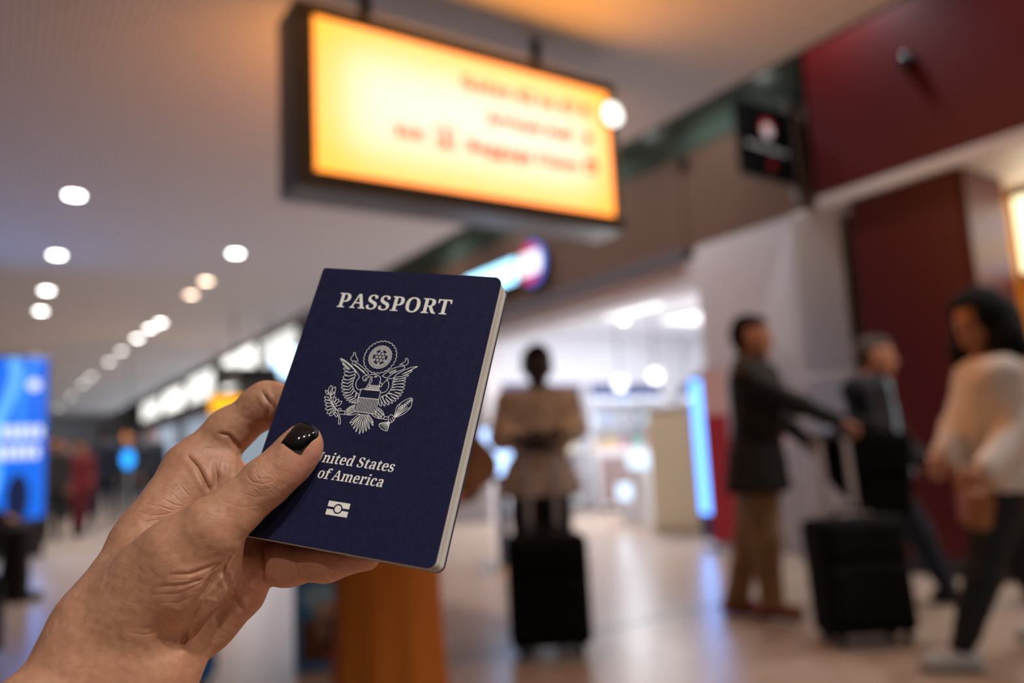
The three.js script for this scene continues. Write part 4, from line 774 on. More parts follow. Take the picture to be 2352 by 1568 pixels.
// skin creases: depth, width, points
const HAND_CREASES = [
  [1.56, 1.6, [[10.1,-8.6,13.4], [8.4,-11.9,12.4], [7,-15.2,11.6], [5.5,-19.3,11.8], [4.1,-23.4,12.1], [2.6,-27.4,11.6], [0.2,-31.3,10.1], [-2.9,-35.1,6.3]]],
  [1.56, 1.6, [[-5.7,-37.1,2.5], [-8.6,-40.7,-1.4], [-8.3,-43.7,-1.4], [-7.9,-45.2,-1.1]]],
  [1.44, 1.2, [[5.8,-2,-12.8], [8.8,-5.1,-10.2], [10.9,-8,-9.1], [11.5,-11.3,-9.9], [10.9,-14.4,-12.5]]],
  [1.32, 1.2, [[-35.5,28,0.3], [-32.4,26.1,0.2], [-29.5,24.3,-0.2], [-27.1,22,-0.5], [-25.1,19.8,-1.2], [-23.2,17.3,-2.5], [-22.3,16.1,-3.3]]],
  [0.84, 1.1, [[-25.1,28,-4.5], [-23.5,25.5,-4.4], [-22,23,-4.6], [-21.2,19.5,-4.6], [-20.9,17.8,-4.7]]],
  [0.48, 1, [[-24.9,32.7,-7.5], [-24.2,30.6,-6.5], [-23.5,28.6,-5.7], [-22.8,26.7,-5.3], [-22.3,24.9,-5]]],
  [0.42, 0.9, [[-21.9,30.3,-7.7], [-20.4,27.2,-7.2], [-19.4,24.2,-7.4], [-19.4,21.8,-7], [-19.4,19.4,-6.7]]],
  [0.6, 1, [[-32.8,31.8,-1.9], [-32.5,32.9,-2.5], [-32.1,34.1,-3.2], [-30.5,34.1,-4], [-29.1,34.2,-5]]],
  [0.96, 1, [[-28.2,41.3,-4.9], [-26.4,41.3,-5.8], [-24.8,41.4,-6.9], [-23.3,39.7,-9.7], [-22.6,38.2,-13.6]]],
  [0.96, 1.1, [[-15,63.5,-4.9], [-12.6,61.3,-4.9], [-10.5,59.3,-5.4], [-8.8,58.1,-6], [-7.1,56.9,-6.9]]],
  [0.84, 1, [[-7.3,61.8,-5.8], [-7.4,59.4,-6], [-7.8,57.2,-6.6], [-8.8,54.6,-8.1], [-10.3,52.3,-10.3]]],
  [0.48, 0.8, [[10.7,24.1,20.1], [11,22,20.9], [10.9,19.9,21.2], [13,18.7,21.4], [14.8,17.6,21.1], [16.7,17.6,20.5], [18.5,17.6,19.6], [20,18.6,18.8], [21.3,19.7,17.8], [21.9,21.1,17.6], [22.5,22.5,17.5]]],
  [0.42, 0.7, [[13.4,21.9,21.1], [15.3,20.5,21.1], [16.8,19.2,20.6], [18.5,19.8,19.9], [20,20.4,19]]],
  [0.36, 0.7, [[14,24.6,20.4], [14.1,23.3,20.8], [14.2,22,21.1], [15.8,21.2,20.9], [17.2,20.5,20.5]]],
  [0.36, 0.7, [[16.6,23.8,20.3], [17.8,22.8,20.2], [18.8,21.8,19.8], [19.9,21.9,19.2], [20.8,22,18.6]]],
  [0.3, 0.7, [[12.6,16.7,21.4], [15.5,16.1,20.6], [18,15.6,19.2], [20.4,16.8,17.7], [22.5,18,15.5]]],
  [0.26, 0.8, [[9.8,13.1,22], [13.3,12.7,20.9], [16.4,12.4,18.9], [18.4,13.4,17.7], [20.3,14.5,16.2]]],
  [0.24, 0.8, [[8.1,7.8,23.2], [10.9,7.7,21.9], [13.5,7.7,20.2], [15.8,9,18.1], [17.9,10.3,15.6]]],
  [0.54, 0.8, [[-35.3,4.7,7.5], [-32.6,4.3,6.2], [-30.2,4.1,4.4], [-29.1,4.3,3.3]]],
  [0.54, 0.8, [[-35.3,7.9,6.8], [-32.3,7.1,5.6], [-29.8,6.5,3.7], [-27.5,6.9,1.1]]],
  [0.48, 0.8, [[-36.3,-0.1,8.7], [-33.7,0.9,7.4], [-31.4,1.9,5.7], [-29.8,3.2,4.1], [-29.1,3.9,3.3]]],
  [0.48, 0.8, [[-37.9,-3.2,10], [-35.7,-2.2,8.9], [-33.6,-1.2,7.6], [-32,0.1,6.3]]],
  [0.42, 0.8, [[-32.9,10.9,4.9], [-30.5,9.4,3.8], [-28.4,7.9,2.2]]],
  [0.48, 0.8, [[-31.7,15,3.4], [-29.5,13.3,2.6], [-27.6,11.7,1.4], [-26,10.4,-0.3]]],
  [0.36, 0.8, [[-40.8,4.6,8.4], [-37.2,4.3,8.1], [-34.3,4.1,7.2]]],
  [0.36, 0.8, [[-42.4,0.7,9.3], [-39.2,0.5,9.3], [-36.5,0.4,8.7]]],
  [0.72, 0.9, [[-4.4,-21.3,24.5], [-1.5,-20.4,22.7], [1,-19.5,20.5], [3.3,-17.4,18.5], [5.5,-15.3,16.4], [7.4,-13,14.8], [9,-10.7,12.8]]],
  [0.72, 0.9, [[-7.4,-26.1,23.7], [-4,-25,22.2], [-0.9,-23.9,20.3], [1.8,-21.9,18.2], [4,-19.9,15.5], [5.6,-17.4,13.8], [7,-15,11.8]]],
  [0.48, 0.8, [[-4.9,-23.4,23.7], [-1.2,-22.3,21.5], [2,-21.1,18.4], [4.2,-18.9,15.9], [6.1,-16.7,13]]],
  [0.6, 0.9, [[-9.4,-29.4,22.8], [-5.6,-28.2,21.3], [-2.1,-27.1,19.2], [0.8,-24.9,17.6], [3.2,-22.6,15.2], [4.5,-20.7,13.7], [5.7,-18.9,11.8]]],
  [0.42, 0.9, [[-8.2,-31.8,20.6], [-5.2,-30.9,19], [-2.5,-30,17], [0.2,-27.9,15.7], [2.5,-25.7,13.8]]],
  [0.36, 1.2, [[-12.8,-41.2,16.3], [-10.8,-40,14.8], [-8.8,-38.8,13.4], [-6.7,-36.9,13.3], [-4.6,-35,13.2]]],
  [0.36, 1.2, [[-16.9,-43.7,19], [-14.9,-43.5,17.1], [-13.1,-43.3,14.7], [-11.4,-42.1,12.9], [-9.7,-40.8,11]]],
  [1.2, 1.2, [[7,-15.4,10.8], [6.7,-17.5,6.7], [5.7,-19.6,1.8], [4.1,-20.4,-2.1]]],
  [1.2, 1.2, [[0.6,-21.2,-8.9], [0.6,-23.1,-12.3], [1.6,-25,-14.4], [2.4,-27,-16.8]]],
  [0.6, 0.9, [[7.6,-14.2,8.6], [6.5,-15.6,2.2]]],
  [0.6, 0.9, [[4,-16.2,-3.9], [3.8,-17.5,-9.1], [5.2,-18.6,-11.7], [5.9,-19.2,-13.1]]],
  [0.6, 1, [[3.5,-25.9,11.1], [3.4,-27.1,9], [3,-28.3,6.3], [2.2,-29.3,3.6]]],
  [0.6, 1, [[-6,-31.2,-11.2], [-5,-33.2,-13], [-4,-35.2,-14.5], [-3.5,-36.2,-15.4]]],
  [0.48, 1, [[4.6,-23.3,10.3], [4.4,-25.5,6.4], [3.8,-26.5,3.7]]],
  [0.48, 1, [[-4.3,-28.4,-11.8], [-3,-30.3,-13.9], [-2.2,-31.2,-14.8]]],
  [0.48, 0.9, [[-8.6,-40.6,0.1], [-8.5,-43.4,-0.5], [-7.8,-46.1,-0.2], [-7,-47.3,-1.1], [-6.2,-48.6,-2]]],
  [0.48, 1, [[-4.5,-52.5,-5.2], [-4.6,-51.3,-6.6], [-4.8,-50.1,-8.2], [-5.1,-48.9,-10.6], [-5.7,-47.7,-13.3]]],
  [0.6, 0.9, [[5.4,-1.5,-13.4], [8.3,-4.5,-10.7], [10.3,-7.3,-9.3], [11.1,-10.8,-9.8], [10.7,-14.1,-12.1]]],
  [0.6, 0.9, [[23,-2.2,-8.8], [24.2,-4,-8.3], [25.1,-5.7,-8.3], [26.5,-7.8,-8.7], [27.4,-9.9,-10.1]]],
  [0.6, 0.9, [[37.3,-1.3,-6.6], [38.7,-3.3,-6.7], [39.7,-5.2,-7.5], [40.8,-6.8,-8.8], [41.5,-8.4,-11.1]]],
  [0.36, 0.7, [[40,-1.7,-7], [41.1,-3.5,-7.4], [41.9,-5.2,-8.3], [42.5,-6.2,-9.3], [42.9,-7.2,-10.7]]],
  [0.6, 0.9, [[6.8,-19.9,-15.6], [6.1,-19.1,-13.3], [5.2,-18.4,-11.4], [4,-17.8,-9.7], [3.1,-17.3,-7.5]]],
];
// fields of fine wrinkles: centre x, y, z, radius, direction, count, depth (mm)
const HAND_FINE = [
  [-30.9, 8.1, 4.4, 12.9, 0.73, 0.68, 46, 0.16],
  [2.3, -16.4, 20.5, 14.7, 0.75, 0.66, 46, 0.14],
  [3.5, -26.0, 10.9, 10.3, 0.57, 0.82, 24, 0.12],
  [17.1, 20.7, 20.6, 6.6, 0.80, -0.60, 50, 0.14],
  [20.0, 24.4, 19.3, 5.2, 1.00, -0.10, 24, 0.1],
  [8.4, 8.9, 23.0, 11.2, 1.00, 0.01, 44, 0.11],
  [2.3, -3.8, 26.6, 10.3, 0.95, 0.32, 30, 0.09],
  [-8.4, 57.9, -6.2, 5.2, 0.58, -0.82, 26, 0.14],
  [-21.6, 26.6, -6.0, 7.2, 0.48, -0.87, 26, 0.12],
  [-33.4, -43.7, 25.1, 25.9, 0.94, -0.33, 70, 0.06],
  [-5.7, -32.9, -12.2, 9.5, 0.57, -0.82, 30, 0.1],
  [-20.5, -21.3, 26.9, 15.5, 0.97, -0.23, 60, 0.07],
  [6.5, -15.5, -10.4, 6.0, 0.57, -0.82, 20, 0.1],
  [24.9, -5.9, -8.3, 6.9, 0.38, -0.93, 16, 0.1],
  [40.0, -5.0, -7.5, 5.2, 0.26, -0.97, 12, 0.1],
  [-20.1, 50.2, -6.8, 10.3, 0.46, -0.89, 30, 0.07],
];
const NAIL = { at: [25.3,39.6,13.9], along: [0.114, 0.857, -0.503], out: [0.453, 0.406, 0.794], length: 14.5 };

// ---------------------------------------------------------------- the hand that holds the passport
// both are laid out in one frame: origin at the lower left corner of the passport's front cover, x along its width, y along its height, z out of the cover
const HOLD = new THREE.Matrix4().makeBasis(V(0.62685153, -0.16565326, 0.76132526), V(0.34913861, 0.93326197, -0.08440569), V(-0.69653384, 0.31871788, 0.64285265)).setPosition(0.083211, 1.02166322, -0.33564346);
function held(o) { HOLD.decompose(o.position, o.quaternion, o.scale); return o; }
{
  const chains = HAND_LIMBS.map(([name, kIn, kOut, pts]) => {
    const tapers = pts.slice(1).map((b, i) => [...pts[i], ...b].map((v) => v / 1000)), c = [0, 1, 2].map((i) => pts.reduce((s, p) => s + p[i], 0) / pts.length / 1000);
    const reach = Math.max(...pts.map((p) => Math.hypot(p[0] / 1000 - c[0], p[1] / 1000 - c[1], p[2] / 1000 - c[2]) + p[3] / 1000));
    return { name, kIn: kIn / 1000, kOut: kOut / 1000, tapers, c, reach };
  });
  const smooth = (x, y, z) => {
    let d = 1e3;
    for (const ch of chains) {
      if (Math.hypot(x - ch.c[0], y - ch.c[1], z - ch.c[2]) - ch.reach > d + ch.kOut) continue;
      let e = 1e3;
      for (const q of ch.tapers) e = e > 100 ? taper(q, x, y, z) : blend(e, taper(q, x, y, z), ch.kIn);
      d = d > 100 ? e : blend(d, e, ch.kOut);
    }
    return d;
  };
  const creases = HAND_CREASES.filter(([depth]) => depth > 0.7).map(([depth, width, pts]) => {
    const p = pts.map((q) => q.map((v) => v / 1000)), c = [0, 1, 2].map((i) => p.reduce((s, q) => s + q[i], 0) / p.length);
    return { depth: depth / 1000, width: width / 1000, p, c, reach: Math.max(...p.map((q) => Math.hypot(q[0] - c[0], q[1] - c[1], q[2] - c[2]))) };
  });
  const crease = (x, y, z) => {
    let s = 0;
    for (const cr of creases) {
      const far = Math.hypot(x - cr.c[0], y - cr.c[1], z - cr.c[2]) - cr.reach;
      if (far > cr.width * 4) continue;
      let r2 = 1, at = 0;
      for (let i = 0; i < cr.p.length - 1; i++) {
        const a = cr.p[i], b = cr.p[i + 1], bx = b[0] - a[0], by = b[1] - a[1], bz = b[2] - a[2], t = Math.min(1, Math.max(0, ((x - a[0]) * bx + (y - a[1]) * by + (z - a[2]) * bz) / (bx * bx + by * by + bz * bz)));
        const q = (x - a[0] - bx * t) ** 2 + (y - a[1] - by * t) ** 2 + (z - a[2] - bz * t) ** 2;
        if (q < r2) { r2 = q; at = (i + t) / (cr.p.length - 1); }
      }
      const r = Math.sqrt(r2) / cr.width, ends = Math.sin(Math.PI * (0.12 + 0.76 * at));
      s += cr.depth * ends * (Math.exp(-r * r * 2.2) - 0.32 * Math.exp(-((r - 2) ** 2) * 1.1));
    }
    return s;
  };
  const skinForm = (x, y, z) => {
    const d = smooth(x, y, z);
    if (Math.abs(d) > 0.006) return d;
    const soft = 0.00028 * noise3(x * 70, y * 70, z * 70) + 0.00012 * noise3(x * 210 + 9, y * 210, z * 210);
    return d + crease(x, y, z) + soft;
  };
  const geo = nets(skinForm, [-0.11, -0.2, -0.05], [0.07, 0.08, 0.08], 0.00095);
  // skin: tan with pinker palm pads and finger ends, and small blotches
  const pads = [[30, 30, 6, 16], [2, 40, -8, 18], [10, 15, -20, 20], [50, -4, -8, 18], [35, 55, -10, 22], [0, -5, -18, 22]].map((p) => p.map((v) => v / 1000));
  tint(geo, (x, y, z) => {
    const blot = 0.5 + 0.5 * noise3(x * 55 + 3, y * 55, z * 55), fine = noise3(x * 260, y * 260 + 5, z * 260) * 0.5 + noise3(x * 700, y * 700 + 5, z * 700) * 0.5;
    let pink = 0.25 * blot;
    for (const p of pads) pink = Math.max(pink, Math.exp(-((x - p[0]) ** 2 + (y - p[1]) ** 2 + (z - p[2]) ** 2) / (p[3] * p[3])) * (0.75 + 0.25 * blot));
    const k = 1 + 0.05 * fine + 0.06 * (blot - 0.5);
    return [(0.6 + 0.06 * pink) * k, (0.288 - 0.02 * pink) * k, (0.152 + 0.016 * pink) * k];
  });
  // fine relief of the skin in the same frame: creases, small wrinkles and the net of lines between the pores
  const RX = 1440, RY = 2048, PX = 8, X0 = -110, Y0 = -176, relief = new Float32Array(RX * RY);
  for (let y = 0, i = 0; y < RY; y++) for (let x = 0; x < RX; x++, i++) {
    const u = x / PX, v = y / PX, a = Math.abs(noise3(u * 1.5, v * 1.5, 2)), b = Math.abs(noise3(u * 2.3 + v * 0.8, v * 2.1, 9));
    relief[i] = 0.045 * Math.min(a, b, 0.3) + 0.009 * noise3(u * 5, v * 5, 4);
  }
  const stroke = (cut, pts, depth, width) => {
    const reach = Math.ceil(width * 2.6 * PX);
    for (let k = 0; k < pts.length - 1; k++) {
      const [ax, ay] = [(pts[k][0] - X0) * PX, (pts[k][1] - Y0) * PX], [bx, by] = [(pts[k + 1][0] - X0) * PX, (pts[k + 1][1] - Y0) * PX], l2 = (bx - ax) ** 2 + (by - ay) ** 2 || 1;
      for (let y = Math.max(0, Math.floor(Math.min(ay, by) - reach)); y <= Math.min(RY - 1, Math.max(ay, by) + reach); y++) for (let x = Math.max(0, Math.floor(Math.min(ax, bx) - reach)); x <= Math.min(RX - 1, Math.max(ax, bx) + reach); x++) {
        const t = Math.min(1, Math.max(0, ((x - ax) * (bx - ax) + (y - ay) * (by - ay)) / l2)), r = Math.hypot(x - ax - t * (bx - ax), y - ay - t * (by - ay)) / PX / width;
        if (r > 2.6) continue;
        const at = (k + t) / (pts.length - 1), d = -depth * Math.sin(Math.PI * (0.1 + 0.8 * at)) * Math.exp(-r * r * 2);
        cut[y * RX + x] = Math.min(cut[y * RX + x], d);
      }
    }
  };
  const SPLIT = 0.5, cuts = [new Float32Array(RX * RY), new Float32Array(RX * RY)]; // skin in front of the cover's plane, skin behind it
  for (const [depth, width, pts] of HAND_CREASES) for (const back of [0, 1]) {
    const own = pts.filter((p) => p[2] < SPLIT === Boolean(back));
    if (own.length > 1) stroke(cuts[back], own, depth * 0.42, Math.min(0.5, width * 0.5));
  }
  for (const [cx, cy, cz, r, dx, dy, n, depth] of HAND_FINE) for (let k = 0; k < n; k++) {
    const q = Math.sqrt(rnd()) * r, t = rnd() * 6.283, len = 1.2 + rnd() * 3.6, bend = (rnd() - 0.5) * 0.4, turn = (rnd() - 0.5) * 0.45, c = Math.cos(turn), s2 = Math.sin(turn), vx = dx * c - dy * s2, vy = dx * s2 + dy * c, x = cx + q * Math.cos(t), y = cy + q * Math.sin(t);
    stroke(cuts[cz < SPLIT ? 1 : 0], [-1, -0.4, 0.3, 1].map((f) => [x + vx * len * f - vy * bend * f * f * len, y + vy * len * f + vx * bend * f * f * len]), depth * (0.2 + 0.45 * rnd()), 0.2 + 0.18 * rnd());
  }
  const skinBumps = cuts.map((cut) => {
    const t = new THREE.DataTexture(cut.map((v, i) => 0.8 + relief[i] + v), RX, RY, THREE.RedFormat, THREE.FloatType);
    t.magFilter = THREE.LinearFilter;
    t.needsUpdate = true;
    return t;
  });
  const grainMap = pixelTexture(720, 1024, (u, v) => { const x = u * 180, y = v * 256, k = 236 + 9 * noise3(x * 1.1, y * 1.1, 6) + 7 * noise3(x * 2.6, y * 2.6, 8) + 6 * noise3(x * 0.3, y * 0.3, 3), dot = noise3(x * 1.7, y * 1.7, 15) > 0.78 ? 10 : 0; return [k - dot * 0.5, k - dot, k - dot * 1.1]; });
  { const uv = geo.attributes.uv, p = geo.attributes.position; for (let i = 0; i < p.count; i++) uv.setXY(i, (p.getX(i) * 1000 - X0) / (RX / PX), (p.getY(i) * 1000 - Y0) / (RY / PX)); }
  { // triangles in front of and behind the plane use their own relief
    const p = geo.attributes.position, id = geo.index.array, sides = [[], []];
    for (let i = 0; i < id.length; i += 3) sides[p.getZ(id[i]) + p.getZ(id[i + 1]) + p.getZ(id[i + 2]) < SPLIT * 0.003 ? 1 : 0].push(id[i], id[i + 1], id[i + 2]);
    geo.setIndex(sides[0].concat(sides[1]));
    geo.addGroup(0, sides[0].length, 0);
    geo.addGroup(sides[0].length, sides[1].length, 1);
  }
  const skin = skinBumps.map((bumpMap) => phys(0xffffff, 0.5, { vertexColors: true, map: grainMap, bumpMap, bumpScale: 0.001, sheen: 0.12, sheenColor: new THREE.Color(0.9, 0.5, 0.4), sheenRoughness: 0.6, specularIntensity: 0.8 }));
  const hand = held(thing('hand', 'bare left hand and wrist with a black thumbnail, gripping the navy passport', 'hand'));
  part(hand, 'skin', geo, skin, 'tan skin of the hand and wrist');
  // thumbnail: a plate that follows the thumb, rounded at the free end
  const a = V(...NAIL.along), o = V(...NAIL.out), b = new THREE.Vector3().crossVectors(o, a), c = V(...NAIL.at).multiplyScalar(0.001).addScaledVector(b, 0.0007), L = NAIL.length / 1000;
  const pos = [], idx = [], nu = 26, nv = 34, half = 0.0054;
  for (let j = 0; j <= nv; j++) for (let i = 0; i <= nu; i++) {
    const v = (j / nv) * 2 - 1, u = (i / nu) * 2 - 1;
    const wide = half * (v > 0.3 ? Math.sqrt(Math.max(0, 1 - ((v - 0.3) / 0.7) ** 3)) * 0.98 + 0.02 : 1 - 0.06 * ((0.3 - v) / 1.3) ** 2), along = v * L * 0.5 - (v < 0 ? (1 - u * u) * -v * 0.0011 - 0.0005 : 0);
    const q = c.clone().addScaledVector(a, along).addScaledVector(b, u * wide).addScaledVector(o, 0.014);
    for (let s = 0; s < 60; s++) { const d = smooth(q.x, q.y, q.z); if (d < 0.00003) break; q.addScaledVector(o, -d * 0.8); }
    const rim = Math.max(Math.abs(u) ** 6, Math.abs(v) ** 8), e = 0.0003, nrm = V(smooth(q.x + e, q.y, q.z) - smooth(q.x - e, q.y, q.z), smooth(q.x, q.y + e, q.z) - smooth(q.x, q.y - e, q.z), smooth(q.x, q.y, q.z + e) - smooth(q.x, q.y, q.z - e)).normalize();
    q.addScaledVector(nrm, 0.0008 * (1 - rim) - 0.0002 + 0.0004 * Math.max(0, v));
    pos.push(q.x, q.y, q.z);
  }
  for (let j = 0; j < nv; j++) for (let i = 0; i < nu; i++) { const k = j * (nu + 1) + i; idx.push(k, k + 1, k + nu + 2, k, k + nu + 2, k + nu + 1); }
  const nail = new THREE.BufferGeometry();
  nail.setAttribute('position', new THREE.Float32BufferAttribute(pos, 3));
  nail.setIndex(idx);
  nail.computeVertexNormals();
  part(hand, 'thumbnail', nail, phys(0x050506, 0.08, { clearcoat: 1, clearcoatRoughness: 0.03 }), 'glossy black painted thumbnail');
}
